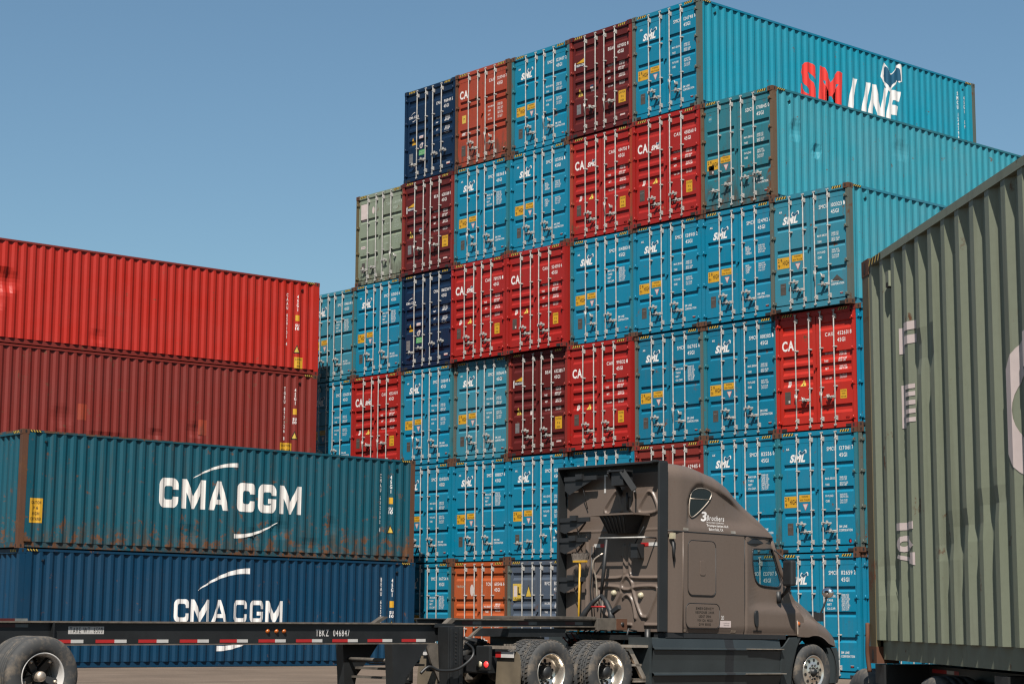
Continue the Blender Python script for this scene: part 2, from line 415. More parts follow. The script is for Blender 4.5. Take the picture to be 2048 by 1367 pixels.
def handle_mesh(u, z, dirn, ln=0.30):
    m = MB(); x = u - HW
    m.tube([(x, -0.030, z), (x + dirn * 0.05, -0.055, z + 0.004), (x + dirn * ln * 0.6, -0.060, z + 0.002), (x + dirn * ln, -0.058, z - 0.006)], 0.011, 6)
    m.box(x - 0.024, x + 0.024, -0.038, 0.0, z - 0.036, z + 0.028)
    m.box(x + dirn * 0.02, x + dirn * 0.075, -0.050, -0.020, z - 0.028, z + 0.022)
    c = x + dirn * ln * 0.52
    m.box(c - 0.036, c + 0.036, -0.030, YD, z - 0.030, z + 0.012)         # catch the handle drops into
    m.box(c - 0.022, c + 0.022, -0.080, -0.028, z - 0.022, z + 0.014)
    m.box(c - 0.012, c + 0.018, -0.074, -0.030, z + 0.010, z + 0.058)
    m.box(c + dirn * 0.03, c + dirn * 0.055, -0.050, -0.01, z - 0.060, z - 0.020)
    return m.mesh("handle", ["zinc"])
def hook_mesh(u, z):
    m = MB(); x = u - HW                                                  # empty catch: a hooked tongue
    m.tube([(x - 0.02, -0.03, z + 0.07), (x + 0.02, -0.05, z + 0.05), (x + 0.035, -0.05, z), (x + 0.015, -0.045, z - 0.05)], 0.012, 6)
    m.box(x + 0.0, x + 0.05, -0.03, YD, z - 0.03, z + 0.04)
    return m.mesh("handle_catch", ["zinc"])
def hinge_mesh(side, z):
    m = MB(); s = -1 if side == 'L' else 1
    for a, b, y0 in ((1.180, 1.128, -0.004), (1.128, 1.062, 0.006)):
        m.box(min(s * a, s * b), max(s * a, s * b), y0, YD + 0.006, z - 0.034, z + 0.034)
    m.tube([(s * 1.128, -0.006, z - 0.040), (s * 1.128, -0.006, z + 0.040)], 0.014, 8)
    m.box(min(s * 1.214, s * 1.18), max(s * 1.214, s * 1.18), 0.004, 0.02, z - 0.055, z - 0.030)
    return m.mesh("hinge", ["blue_paint"])
def casting_mesh(sx, sy, sz):
    """corner casting with oval holes in its three outer faces; sx, sy, sz = the corner it sits in"""
    w, d, h = 0.162, 0.178, 0.118; m = MB()
    x0, x1 = (HW - w, HW) if sx > 0 else (-HW, -HW + w)
    y0, y1 = (0, d) if sy < 0 else (CL - d, CL)
    z0, z1 = (CH - h, CH) if sz > 0 else (0, h)
    m.box(x0, x1, y0, y1, z0, z1)
    cz = (z0 + z1) / 2
    def oval(cx, cy, rx, ry, n=14): return [(cx + rx * math.cos(2 * PI * k / n), cy + ry * math.sin(2 * PI * k / n)) for k in range(n)]
    yf = y0 if sy < 0 else y1; xf = x1 if sx > 0 else x0
    e = -0.002 if sy < 0 else 0.002
    m.add([(a, yf + e, b) for a, b in oval((x0 + x1) / 2 - sx * 0.012, cz, 0.026, 0.040)], [tuple(range(14))], 1)
    m.add([(xf + sx * 0.002, a, b) for a, b in oval((y0 + y1) / 2, cz, 0.028, 0.040)], [tuple(range(14))], 1)
    return m.mesh("corner_casting", ["rust_steel", "dark_hole"], bevel=0.0, fix=False)
def frame_mesh():
    m = MB()
    m.box(-1.057, 1.057, 0.014, 0.10, 2.768, 2.876)
    m.box(-1.057, 1.057, 0.030, 0.10, 2.740, 2.768)
    m.box(-1.057, 1.057, 0.004, 0.12, 0.022, 0.150)
    m.box(-1.125, 1.125, 0.098, 0.110, 0.150, 2.742, 3)                   # gasket behind the leaves
    for s in (-1, 1):
        c = s * 0.985
        m.box(c - 0.09, c + 0.09, 0.002, 0.05, 0.020, 0.094, 3)           # lashing notches in the sill
        for zz0, zz1, xa, xb in ((2.824, 2.880, 1.157, 1.2165), (0.030, 0.164, 1.085, 1.168)):
            m.box(min(s * xa, s * xb), max(s * xa, s * xb), 0.178, CL - 0.178, zz0, zz1)
    m.box(-1.057, 1.057, CL - 0.10, CL - 0.012, 2.768, 2.876); m.box(-1.057, 1.057, CL - 0.12, CL - 0.004, 0.022, 0.150)
    m.box(-1.09, 1.09, 0.12, CL - 0.12, 0.10, 0.14, 3)
    def stripes(fn, a0, a1, b0, b1, n):
        m.add([fn(a0, b0, 1), fn(a1, b0, 1), fn(a1, b1, 1), fn(a0, b1, 1)], [(0, 1, 2, 3)], 1)
        st = (a1 - a0) / n
        for i in range(n):
            p = a0 + i * st; k = st * 0.5
            m.add([fn(p, b0, 2), fn(p + k * 0.8, b0, 2), fn(min(p + k * 1.8, a1), b1, 2), fn(p + k, b1, 2)], [(0, 1, 2, 3)], 2)
    for a0, a1 in ((0.20, 0.53), (1.93, 2.22)):
        stripes(lambda a, b, l: (a - HW, 0.014 - 0.002 * l, b), a0, a1, 2.800, 2.862, 4)
        stripes(lambda a, b, l: (a - HW, CL - 0.012 + 0.002 * l, b), a0, a1, 2.800, 2.862, 4)
    for s in (-1, 1):
        for y0 in (0.19, CL - 0.49):
            stripes(lambda a, b, l: (s * (1.2165 + 0.002 * l), a, b), y0, y0 + 0.30, 2.828, 2.876, 4)
    return m.mesh("frame", ["blue_paint", "black_paint", "hazard_yellow", "dark_hole"], fix=False)
def post_mesh(sx, sy):
    m = MB()
    if sy < 0:
        m.box(min(sx * 1.125, sx * 1.213), max(sx * 1.125, sx * 1.213), 0.012, 0.052, 0.118, 2.774)
        m.box(min(sx * 1.185, sx * 1.2165), max(sx * 1.185, sx * 1.2165), 0.008, 0.165, 0.118, 2.774)
        m.box(min(sx * 1.125, sx * 1.14), max(sx * 1.125, sx * 1.14), 0.05, 0.10, 0.118, 2.774)
    else:
        m.box(min(sx * 1.07, sx * 1.2165), max(sx * 1.07, sx * 1.2165), CL - 0.16, CL - 0.008, 0.118, 2.774)
    return m.mesh("corner_post", ["blue_paint"])
PER = 0.2783
def corr_breaks():
    ys = []; y = 0.178; k = 0
    y = 0.235
    while y < CL - 0.40:
        ys += [(y, 0), (y + 0.068, 0.036), (y + 0.138, 0.036), (y + 0.206, 0)]; y += PER
    return [(0.165, 0)] + ys + [(CL - 0.165, 0)]
CB = corr_breaks()
def corr_depth(y):
    for (a, da), (b, db) in zip(CB, CB[1:]):
        if a <= y <= b: return da + (db - da) * (y - a) / (b - a)
    return 0.0
XW = 1.2110
def side_mesh(s, dents=(), nz=1):
    m = MB(); rows = []
    zs = [0.164 + (2.825 - 0.164) * i / nz for i in range(nz + 1)]
    for z in zs:
        row = []
        for y, d in CB:
            dx = 0
            for (cy, cz, ry, rz, dep) in dents:
                q = ((y - cy) / ry) ** 2 + ((z - cz) / rz) ** 2
                if q < 1: dx += dep * (1 - q) ** 1.5
            row.append((s * (XW - d - dx), y, z))
        rows.append(row)
    m.grid(rows, 0, False)
    for z in (0.164, 2.825):                                               # close foot and head of the corrugation to the rails
        for (ya, da), (yb, db) in zip(CB, CB[1:]):
            m.add([(s * (XW - da), ya, z), (s * (XW - db), yb, z), (s * 1.10, yb, z), (s * 1.10, ya, z)], [(0, 1, 2, 3)])
    for y, h in ((0.62, 0.11), (CL - 0.66, 0.11)):                         # ventilator cowls under the top rail
        m.box(min(s * 1.17, s * 1.222), max(s * 1.17, s * 1.222), y, y + 0.075, 2.60, 2.60 + h)
        m.box(min(s * 1.17, s * 1.2235), max(s * 1.17, s * 1.2235), y + 0.012, y + 0.063, 2.596, 2.63, 1)
    return m.mesh("side_wall", ["blue_paint", "dark_hole"], fix=False)
def end_mesh():
    m = MB(); xs = [(-1.07, 0)]; x = -1.03
    while x < 0.90: xs += [(x, 0), (x + 0.06, 0.044), (x + 0.15, 0.044), (x + 0.21, 0)]; x += 0.2783
    xs.append((1.07, 0))
    m.grid([[(x, CL - 0.030 - d, z) for x, d in xs] for z in (0.14, 2.80)], 0, False)
    return m.mesh("end_wall", ["blue_paint"], fix=False)
def roof_mesh():
    m = MB(); ys = [0.10]; ds = [0.0]; y = 0.3
    while y < CL - 0.3: ys += [y, y + 0.03, y + 0.11, y + 0.14]; ds += [0, 0.02, 0.02, 0]; y += 0.28
    ys.append(CL - 0.10); ds.append(0)
    m.grid([[(-1.16, y, 2.862 - d), (1.16, y, 2.862 - d)] for y, d in zip(ys, ds)], 0, False)
    return m.mesh("roof", ["blue_paint"], fix=False)
SH = {}
def shared(key, f):
    if key not in SH: SH[key] = f()
    return SH[key]
RODS = (0.632, 1.052, 1.398, 1.812)
HANDLES = {  # where each of the four lies: (height, way it points), or None for one hanging down with its catch empty
    'a': ((0.69, 1), (0.50, -1), (0.69, 1), (0.50, -1)),
    'b': ((None, 0), (0.52, -1), (0.70, 1), (0.52, -1)),
    'c': ((0.52, -1), (0.62, -1), (0.70, 1), (0.74, 1)),
    'd': ((None, 0), (0.74, -1), (None, 0), (0.76, -1)),
    'e': ((0.70, 1), (0.50, -1), (None, 0), (0.54, -1)),
    'f': ((0.48, -1), (0.52, -1), (0.66, 1), (None, 0)),
}
def decal(parent, name, key, d, sty, mats):
    me = shared(key, lambda: d().mesh(name, mats, door_fn(sty), [PL[0], PL[1], PR[0], PR[1]], door_cuts(sty)))
    return put(name, me, parent)
WAVE = [(0, .42), (.06, .72), (.15, .92), (.24, .88), (.40, .62), (.52, .62), (.68, .84), (.80, 1.0), (.92, 1.0), (1.0, .86), (.98, .66), (.90, .44), (.84, .38), (.80, .46), (.70, .34), (.56, .22), (.44, .03), (.34, 0), (.22, .16), (.08, .26)]
def wave(d, a, b, w, h, white=1, blue=2):
    """a little waving flag: white edge, blue inside (concave, so as fans from the middle line)"""
    def strip(pts, mi):
        top = pts[:11]; low = [pts[0]] + pts[:10:-1]
        n = 24
        def at(line, t):
            for (x0, y0), (x1, y1) in zip(line, line[1:]):
                if min(x0, x1) <= t <= max(x0, x1) and abs(x1 - x0) > 1e-6: return y0 + (y1 - y0) * (t - x0) / (x1 - x0)
            return line[-1][1] if t > 0.5 else line[0][1]
        x0 = min(p[0] for p in pts); x1 = max(p[0] for p in pts)
        up = []; lo = []
        for i in range(n + 1):
            t = x0 + (x1 - x0) * i / n
            up.append((a + t * w, b + at(top, t) * h)); lo.append((a + t * w, b + at(low, t) * h))
        d.strip(up, lo, mi)
    strip(WAVE, white)
    strip([(0.5 + (x - 0.5) * 0.80, 0.5 + (y - 0.5) * 0.74) for x, y in WAVE], blue)
def block_word(d, word, a, b, h, w, st, mi=0):
    """square heavy capitals: C, M, A, G; st = stroke as a share of the height"""
    W_ = {'C': 0.95, 'G': 0.97, 'M': 1.22, 'A': 1.06, ' ': 0.10}; gap = 0.17
    tot = sum(W_[c] + gap for c in word) - gap; k = w / tot; x = a
    for c in word:
        cw = W_[c] * k; t = st * h; tx = t * k / h * 1.02
        X = lambda u: x + u * cw
        if c in 'CG':
            r = 0.20; up = []; lo = []
            def ring(rx0, ry0, rr):
                out = []
                for cx, cy, t0 in ((1 - rr - rx0, 1 - rr - ry0, 0), (rx0 + rr, 1 - rr - ry0, 90), (rx0 + rr, ry0 + rr, 180), (1 - rr - rx0, ry0 + rr, 270)):
                    for i in range(5): q = math.radians(t0 + 90 * i / 4); out.append((cx + rr * math.cos(q), cy + rr * math.sin(q)))
                return out
            o_ = ring(0, 0, r + 0.03); i_ = ring(tx / cw, st, 0.10)
            oo = [(1, 0.62)] + o_ + [(1, 0.38 if c == 'C' else 0.5)]; ii = [(1 - tx / cw, 0.62)] + i_ + [(1 - tx / cw, 0.38 if c == 'C' else 0.5)]
            d.strip([(X(u), b + v * h) for u, v in ii], [(X(u), b + v * h) for u, v in oo], mi)
            if c == 'G': d.rect(X(0.54), X(1 - tx / cw), b + 0.33 * h, b + 0.50 * h, mi)
        elif c == 'M':
            e = tx / cw * 0.92
            d.rect(X(0), X(e), b, b + h, mi).rect(X(1 - e), X(1), b, b + h, mi)
            d.poly([(X(e), b + h), (X(e), b + h * 0.55), (X(0.5 - e * 0.25), b), (X(0.5), b), (X(0.5), b + h * 0.42)], mi).poly([(X(1 - e), b + h), (X(0.5), b + h * 0.42), (X(0.5), b), (X(0.5 + e * 0.25), b), (X(1 - e), b + h * 0.55)], mi)
        elif c == 'A':
            e = tx / cw * 1.08
            d.poly([(X(0), b), (X(e), b), (X(0.5), b + h * 0.78), (X(0.5), b + h), (X(0.5 - e * 0.42), b + h)], mi).poly([(X(1), b), (X(0.5 + e * 0.42), b + h), (X(0.5), b + h), (X(0.5), b + h * 0.78), (X(1 - e), b)], mi)
            q1 = e + (0.5 - e) * 0.20 / 0.78; q2 = e + (0.5 - e) * 0.37 / 0.78; d.poly([(X(q1), b + 0.20 * h), (X(1 - q1), b + 0.20 * h), (X(1 - q2), b + 0.37 * h), (X(q2), b + 0.37 * h)], mi)
        x += cw + gap * k
    return d
def arcs(d, a, b, w, h, mi=0, flip=False):
    n = 16; up = []; lo = []
    for i in range(n + 1):
        t = i / n; x = t; y = 1.0 - (1 - t) ** 1.9; th = 0.03 + 0.22 * t ** 0.8
        if flip: x, y = 1 - x, 1 - y; up.append((a + x * w, b + (y + th) * h)); lo.append((a + x * w, b + y * h))
        else: up.append((a + x * w, b + y * h)); lo.append((a + x * w, b + (y - th) * h))
    d.strip(up, lo, mi)
def oval(d, a, b, rx, ry, mi=0, n=18): d.poly([(a + rx * math.cos(2 * PI * k / n), b + ry * math.sin(2 * PI * k / n)) for k in range(n)], mi)
def tri(d, a, b, w, h, mi=0): d.poly([(a - w / 2, b), (a + w / 2, b), (a, b + h)], mi)
FIG = ["30480 KGS", "67200 LBS", "3870 KGS", "8530 LBS", "26610 KGS", "58670 LBS", "76.4 CU.M", "2700 CU.FT"]
def marks(kind, L, R, num, sty, k):
    """all stickers, plates and lettering of one pair of doors; L, R = the two leaves"""
    pre, no, chk = num
    W = 'white_paint' if k.get('ink') is None else k['ink']
    zn = 2.385 if sty != 'five' else 2.215
    if no:
        def nums():
            d = Decal()
            d.text(pre, 1.510, zn, 0.088, w=0.275, bold=0.012)
            d.text(no, 1.882, zn, 0.088, w=0.325, bold=0.012)
            if chk: d.text(chk, 2.252, zn + 0.004, 0.088, w=0.045, bold=0.012)
            d.text("45G1", 1.875, zn - 0.162, 0.092, w=0.235, bold=0.014)
            return d
        decal(R, "number_lettering", ('num',) + tuple(num) + (sty,), nums, sty, [W])
    def sml(a, b, h, w, key, wv=True):
        def f():
            d = Decal(); d.text("SML", a, b, h, w=w, bold=0.048, shear=0.28, gap=0.07)
            if wv: wave(d, a + w * 0.60, b + h * 0.78, w * 0.52, h * 0.92)
            return d
        decal(L, "logo", key + (sty,), f, sty, [W, W, 'deep_blue_ink'])
    def sticker(leaf, key, a0, a1, b0, b1, lines, mat='sticker_yellow', ink='black_paint'):
        def f():
            d = Decal().rect(a0, a1, b0, b1)
            for t, a, b, h, w in lines: d.text(t, a, b, h, w=w, bold=0.02, mi=1, align='C')
            return d
        decal(leaf, "sticker", key + (sty,), f, sty, [mat, ink])
    def plate(a0, a1, b0, b1, mat, key):
        def f():
            d = Decal().rect(a0, a1, b0, b1)
            d.rect(a0 + 0.11, a1 - 0.02, b0 + 0.03, b0 + 0.09, 1) if k.get('tagged') else d.rect(a0 + 0.03, a1 - 0.03, b1 - 0.09, b1 - 0.075, 2)
            return d
        decal(L, "data_plate", key + (sty, bool(k.get('tagged'))), f, sty, [mat, 'pink_white', 'plate_grey'])
    def small(a0, a1, b0, b1, key, mat='pink_white'):
        decal(R, "small_sticker", key + (sty,), lambda: Decal().rect(a0, a1, b0, b1).rect(a0 + 0.02, a1 - 0.02, b0 + 0.018, b0 + 0.03, 1), sty, [mat, 'red_ink'])
    def figures(key, labels, u0, u1, rows, h):
        def f():
            d = Decal()
            for t, z, w in labels: d.text(t, u0, z, h * 1.15, w=w, bold=0.02)
            for i, z in enumerate(rows): d.text(FIG[i % 8], u1, z, h, w=0.21 + 0.03 * (i % 3 == 2), bold=0.012)
            return d
        decal(R, "data_lettering", key + (sty,), f, sty, [W])
    if kind in ('sml', 'socu'):
        if kind == 'sml':
            sml(0.37, 2.172, 0.168, 0.47, ('sml',))
            decal(L, "emblem", ('ak', sty), lambda: Decal().text("AK", 0.268, 2.462, 0.048, w=0.10, bold=0.03, mi=1).text("AK", 0.276, 2.450, 0.048, w=0.10, bold=0.03, mi=0), sty, ['deep_blue_ink', W])
        else:
            def em():
                d = Decal(); oval(d, 0.31, 2.43, 0.075, 0.095); d.text("AK", 0.262, 2.41, 0.05, w=0.10, bold=0.03, mi=1); return d
            decal(L, "emblem", ('ring', sty), em, sty, ['faded_blue_paint', 'ghost_white'])
        def hs():
            d = Decal().rect(0.193, 0.575, 1.088, 1.358)
            d.text("29", 0.212, 1.250, 0.082, w=0.130, bold=0.01, mi=1, gap=0.3); d.text("9", 0.222, 1.112, 0.088, w=0.052, bold=0.01, mi=1)
            d.text("1", 0.302, 1.128, 0.05, sx=0.8, mi=1); d.text("HIGH", 0.362, 1.165, 0.110, w=0.200, bold=0.02, mi=1); return d
        decal(L, "height_sticker", ('hs', sty), hs, sty, ['sticker_yellow', 'black_paint'])
        sticker(L, ('warn',), 0.650, 0.996, 1.218, 1.378, [("WARNING", 0.823, 1.322, 0.036, 0.20), ("HIGH TRAILER", 0.823, 1.242, 0.036, 0.29)])
        decal(L, "triangle_sticker", ('tri', sty), lambda: Decal().poly([(0.752, 1.166), (0.836, 1.000), (0.920, 1.166)]).poly([(0.766, 1.158), (0.836, 1.018), (0.906, 1.158)], 1), sty, ['red_ink', 'pink_white'])
        if k.get('data') == 'b':
            figures(('fb',), [("MAX.GR.", 1.865, 0.27), ("TARE", 1.770, 0.17), ("NET", 1.675, 0.13), ("CU.CAP.", 1.580, 0.25)], 1.452, 1.880, [1.898, 1.848, 1.800, 1.752, 1.704, 1.656, 1.608, 1.560], 0.042)
        elif k.get('data') == 'c':
            figures(('fc',), [("MAX.", 1.800, 0.13), ("GROSS", 1.745, 0.17), ("TARE", 1.690, 0.13), ("WEIGHT", 1.635, 0.20), ("MAX.", 1.335, 0.13), ("CARGO", 1.280, 0.18), ("CUBE", 1.225, 0.13), ("CAP.", 1.165, 0.12)], 1.462, 1.880, [1.800, 1.745, 1.690, 1.635, 1.340, 1.285, 1.230, 1.170], 0.040)
        else:
            figures(('fa',), [("MAX.GROSS", 1.708, 0.30), ("TARE", 1.566, 0.12), ("PAYLOAD", 1.302, 0.23), ("CUBE", 1.182, 0.12)], 1.452, 1.880, [1.728, 1.678, 1.596, 1.550, 1.322, 1.268, 1.192, 1.138], 0.042)
        decal(R, "owner_lettering", ('own', sty), lambda: Decal().text("SM LINE", 1.838, 0.575, 0.052, w=0.235, bold=0.02).text("CORPORATION", 1.838, 0.490, 0.052, w=0.390, bold=0.02), sty, [W])
        plate(0.280, 0.455, 0.436, 0.720, 'plate_brown', ('plate',)) if not k.get('plate_high') else plate(0.25, 0.43, 0.97, 1.23 - 0.02, 'plate_brown', ('plate2',))
        if k.get('dot'):
            decal(R, "round_sticker", ('dot', sty), lambda: (lambda d: (oval(d, 2.157, 0.265, 0.045, 0.055), oval(d, 2.165, 0.262, 0.026, 0.036, 1), d)[2])(Decal()), sty, ['royal_blue_paint', 'red_ink'])
        else: small(2.10, 2.20, 0.255, 0.310, ('ws',))
        if k.get('peel'):
            decal(R, "torn_sticker", ('peel', sty), lambda: Decal().poly([(1.86, 0.60), (2.22, 0.57), (2.02, 0.735)]), sty, ['plate_brown'])
    if kind in ('cai', 'caisml'):
        zc = 1.985 if sty == 'five' else 2.12
        def cai():
            d = Decal(); d.text("CAI", 0.176, zc, 0.225, w=0.425, bold=0.03, gap=0.06); return d
        decal(L, "logo", ('cai', sty), cai, sty, [W])
        if kind == 'caisml': sml(0.675, 2.005, 0.115, 0.300, ('smls',))
        if sty == 'five':
            figures(('fr',), [("MAX.GROSS", 1.785, 0.26), ("TARE", 1.600, 0.12), ("NET", 1.425, 0.10), ("CU. CAP.", 1.200, 0.20)], 1.470, 1.900, [1.790, 1.735, 1.640, 1.588, 1.455, 1.400, 1.245, 1.190], 0.042)
            sticker(R, ('caut', k.get('lowyel', 0)), 1.935, 2.150, 0.66, 0.965, [("CAUTION", 2.043, 0.890, 0.045, 0.18), ("9 6", 2.043, 0.785, 0.055, 0.09), ("HIGH", 2.043, 0.690, 0.05, 0.11)]) if not k.get('lowyel') else sticker(R, ('caut2',), 1.935, 2.130, 0.700, 0.915, [("CAUTION", 2.032, 0.862, 0.03, 0.15), ("HIGH", 2.032, 0.800, 0.03, 0.10), ("CONTAINER", 2.032, 0.730, 0.03, 0.16)])
            decal(L, "triangle_sticker", ('ytri', sty), lambda: (lambda d: (tri(d, 0.815, 1.085, 0.185, 0.165), tri(d, 0.815, 1.105, 0.05, 0.06, 1), d)[2])(Decal()), sty, ['hazard_yellow', 'plate_brown'])
            decal(L, "badge", ('badge', k.get('badge', 0), sty), lambda: (lambda d: (d.rect(0.335, 0.425, 1.09, 1.245) if not k.get('badge') else oval(d, 0.38, 1.17, 0.06, 0.085), d.text("U", 0.365, 1.135, 0.06, w=0.035, mi=1), d)[2])(Decal()), sty, ['pink_white', 'red_paint'])
            plate(0.245, 0.425, 0.685, 0.985, 'plate_brown', ('platec',))
            small(2.09, 2.19, 0.215, 0.268, ('wsr',))
        else:
            figures(('fo',), [("MAX.GROSS", 1.62, 0.26), ("TARE", 1.50, 0.12), ("NET", 1.38, 0.10), ("CU.CAP", 1.255, 0.18)], 1.470, 1.900, [1.645, 1.600, 1.525, 1.480, 1.405, 1.360, 1.280, 1.235], 0.038)
            sticker(L, ('sq',), 0.29, 0.47, 1.36, 1.60, [("29", 0.38, 1.47, 0.05, 0.06)], 'hazard_yellow')
            decal(L, "small_sticker", ('cream', sty), lambda: Decal().rect(0.29, 0.44, 0.985, 1.085), sty, ['pink_white'])
            plate(0.27, 0.46, 0.36, 0.68, 'plate_brown', ('plateo',))
            decal(R, "round_sticker", ('odot', sty), lambda: (lambda d: (oval(d, 2.19, 0.27, 0.04, 0.055), d)[1])(Decal()), sty, ['pink_white'])
    if kind == 'beacon':
        def bl():
            d = Decal(); d.rect(0.222, 0.600, 2.000, 2.085); d.poly([(0.245, 2.115), (0.60, 2.10), (0.60, 2.235)], 2)
            d.text("BEACON", 0.258, 2.018, 0.058, w=0.330, bold=0.03, mi=1)
            d.rect(0.178, 0.213, 1.935, 2.085, 1); d.rect(0.168, 0.213, 2.085, 2.110, 1); d.rect(0.186, 0.214, 2.110, 2.150, 1); return d
        decal(L, "logo", ('beacon', sty), bl, sty, ['navy_paint', W, 'sticker_yellow'])
        figures(('fr',), [("MAX.GROSS", 1.785, 0.26), ("TARE", 1.600, 0.12), ("NET", 1.425, 0.10), ("CU. CAP.", 1.200, 0.20)], 1.470, 1.900, [1.790, 1.735, 1.640, 1.588, 1.455, 1.400, 1.245, 1.190], 0.042)
        sticker(R, ('cautb',), 1.915, 2.190, 0.665, 1.000, [("CAUTION", 2.052, 0.915, 0.05, 0.23), ("9 6", 2.052, 0.800, 0.055, 0.10), ("HIGH", 2.052, 0.695, 0.05, 0.13)])
        decal(L, "triangle_sticker", ('btri', sty), lambda: (lambda d: (tri(d, 0.385, 1.165, 0.20, 0.21), tri(d, 0.385, 1.19, 0.05, 0.07, 1), d)[2])(Decal()), sty, ['hazard_yellow', 'plate_brown'])
        decal(L, "badge", ('bb', k.get('badge', 0), sty), lambda: Decal().rect(0.80, 0.925, 1.225, 1.345).rect(0.80, 0.925, 1.345, 1.40, 1) if not k.get('badge') else (lambda d: (oval(d, 0.90, 1.20, 0.05, 0.075), d)[1])(Decal()), sty, ['pink_white', 'royal_blue_paint'])
        plate(0.265, 0.435, 0.655, 0.930, 'plate_grey', ('plateb',))
        small(1.97, 2.16, 0.275, 0.345, ('pk',))
    if kind == 'cma':
        def cl():
            d = Decal(); d.text("CMA CGM", 0.185, 2.005, 0.070, w=0.46, bold=0.03); arcs(d, 0.28, 2.110, 0.20, 0.085); arcs(d, 0.36, 1.895, 0.20, 0.085, flip=True); return d
        decal(L, "logo", ('cma', sty), cl, sty, [W])
        figures(('fr2',), [("MAX.GROSS", 1.780, 0.24), ("TARE", 1.640, 0.11), ("NET", 1.425, 0.09), ("CUBE", 1.250, 0.11)], 1.480, 1.900, [1.785, 1.735, 1.685, 1.640, 1.455, 1.400, 1.350, 1.265], 0.040)
        decal(L, "triangle_sticker", ('ctri', sty), lambda: (lambda d: (tri(d, 0.395, 1.175, 0.20, 0.22), d)[1])(Decal()), sty, ['sticker_yellow'])
        decal(L, "pill_sticker", ('pill', sty), lambda: Decal().rect(0.70, 0.89, 1.32, 1.40).text("TIR", 0.795, 1.34, 0.035, w=0.12, mi=1, align='C'), sty, ['pink_white', 'red_ink'])
        decal(L, "round_sticker", ('crd', sty), lambda: (lambda d: (oval(d, 0.795, 1.095, 0.075, 0.095), oval(d, 0.795, 1.095, 0.05, 0.065, 1), d)[2])(Decal()), sty, ['pink_white', 'plate_grey'])
        sticker(L, ('grn',), 0.690, 0.985, 0.790, 0.950, [("ECO", 0.838, 0.880, 0.04, 0.20), ("BAMBOO", 0.838, 0.815, 0.04, 0.22)], 'sticker_green', 'ghost_white')
        plate(0.215, 0.395, 0.615, 0.905, 'plate_grey', ('platem',))
        small(2.02, 2.19, 0.275, 0.355, ('mws',))
    if kind == 'triton':
        decal(L, "logo", ('tri_l', sty), lambda: Decal().text("TRITON", 0.205, 2.165, 0.062, w=0.36, bold=0.01), sty, ['ghost_white'])
        decal(L, "oval_sticker", ('ov', sty), lambda: (lambda d: (oval(d, 0.895, 2.09, 0.078, 0.165), d)[1])(Decal()), sty, ['pink_white'])
        figures(('ft',), [("MAX.GROSS", 1.600, 0.28), ("TARE", 1.460, 0.15), ("PAYLOAD", 1.230, 0.28)], 1.430, 1.880, [1.680, 1.620, 1.560, 1.500, 1.260, 1.210, 1.10, 1.05], 0.045)
        plate(0.25, 0.42, 0.5, 0.8, 'plate_brown', ('platet',))
    if kind == 'lsign':
        def ls():
            d = Decal().rect(0.195, 0.560, 1.800, 2.260).rect(0.230, 0.375, 1.905, 2.205, 1); d.rect(0.395, 0.440, 1.955, 2.175, 2); d.rect(0.440, 0.515, 1.955, 2.000, 2)
            d.text("LEASE", 0.380, 1.845, 0.035, w=0.30, mi=2, align='C'); return d
        decal(L, "lessor_sign", ('ls', sty), ls, sty, ['hazard_yellow', 'pink_white', 'black_paint'])
        decal(L, "triangle_sticker", ('ltri', sty), lambda: (lambda d: (tri(d, 0.850, 1.895, 0.27, 0.335), tri(d, 0.850, 1.912, 0.215, 0.27, 1), d)[2])(Decal()), sty, ['black_paint', 'hazard_yellow'])
        decal(L, "paint_patch", ('lp', sty), lambda: Decal().rect(0.29, 0.56, 1.255, 1.315), sty, ['pink_white'])
        figures(('fl',), [("MAX.GROSS", 1.700, 0.26), ("TARE", 1.46, 0.12)], 1.470, 1.900, [1.70, 1.65, 1.60, 1.46], 0.042)
    if kind == 'green':
        decal(L, "blank_panel", ('gp', sty), lambda: Decal().rect(0.215, 0.575, 2.05, 2.60), sty, ['pink_white'])
        decal(L, "oval_sticker", ('gov', sty), lambda: (lambda d: (oval(d, 0.855, 2.345, 0.062, 0.115), d)[1])(Decal()), sty, ['pink_white'])
        figures(('fg',), [("MAX.GROSS", 1.790, 0.27), ("TARE", 1.620, 0.12), ("NET", 1.370, 0.10), ("CUBE", 1.180, 0.22)], 1.430, 1.950, [1.83, 1.78, 1.68, 1.63, 1.36, 1.31, 1.20, 1.15], 0.038)
        decal(L, "small_sticker", ('gs', sty), lambda: Decal().rect(0.24, 0.47, 1.17, 1.255).rect(0.27, 0.44, 1.205, 1.22, 1), sty, ['pink_white', 'plate_grey'])
        decal(L, "data_plate", ('gpl', sty), lambda: Decal().rect(0.29, 0.46, 0.40, 0.72).rect(0.31, 0.38, 0.53, 0.60, 1).rect(0.40, 0.46, 0.43, 0.50, 1), sty, ['plate_brown', 'pink_white'])
GROUPS = {}
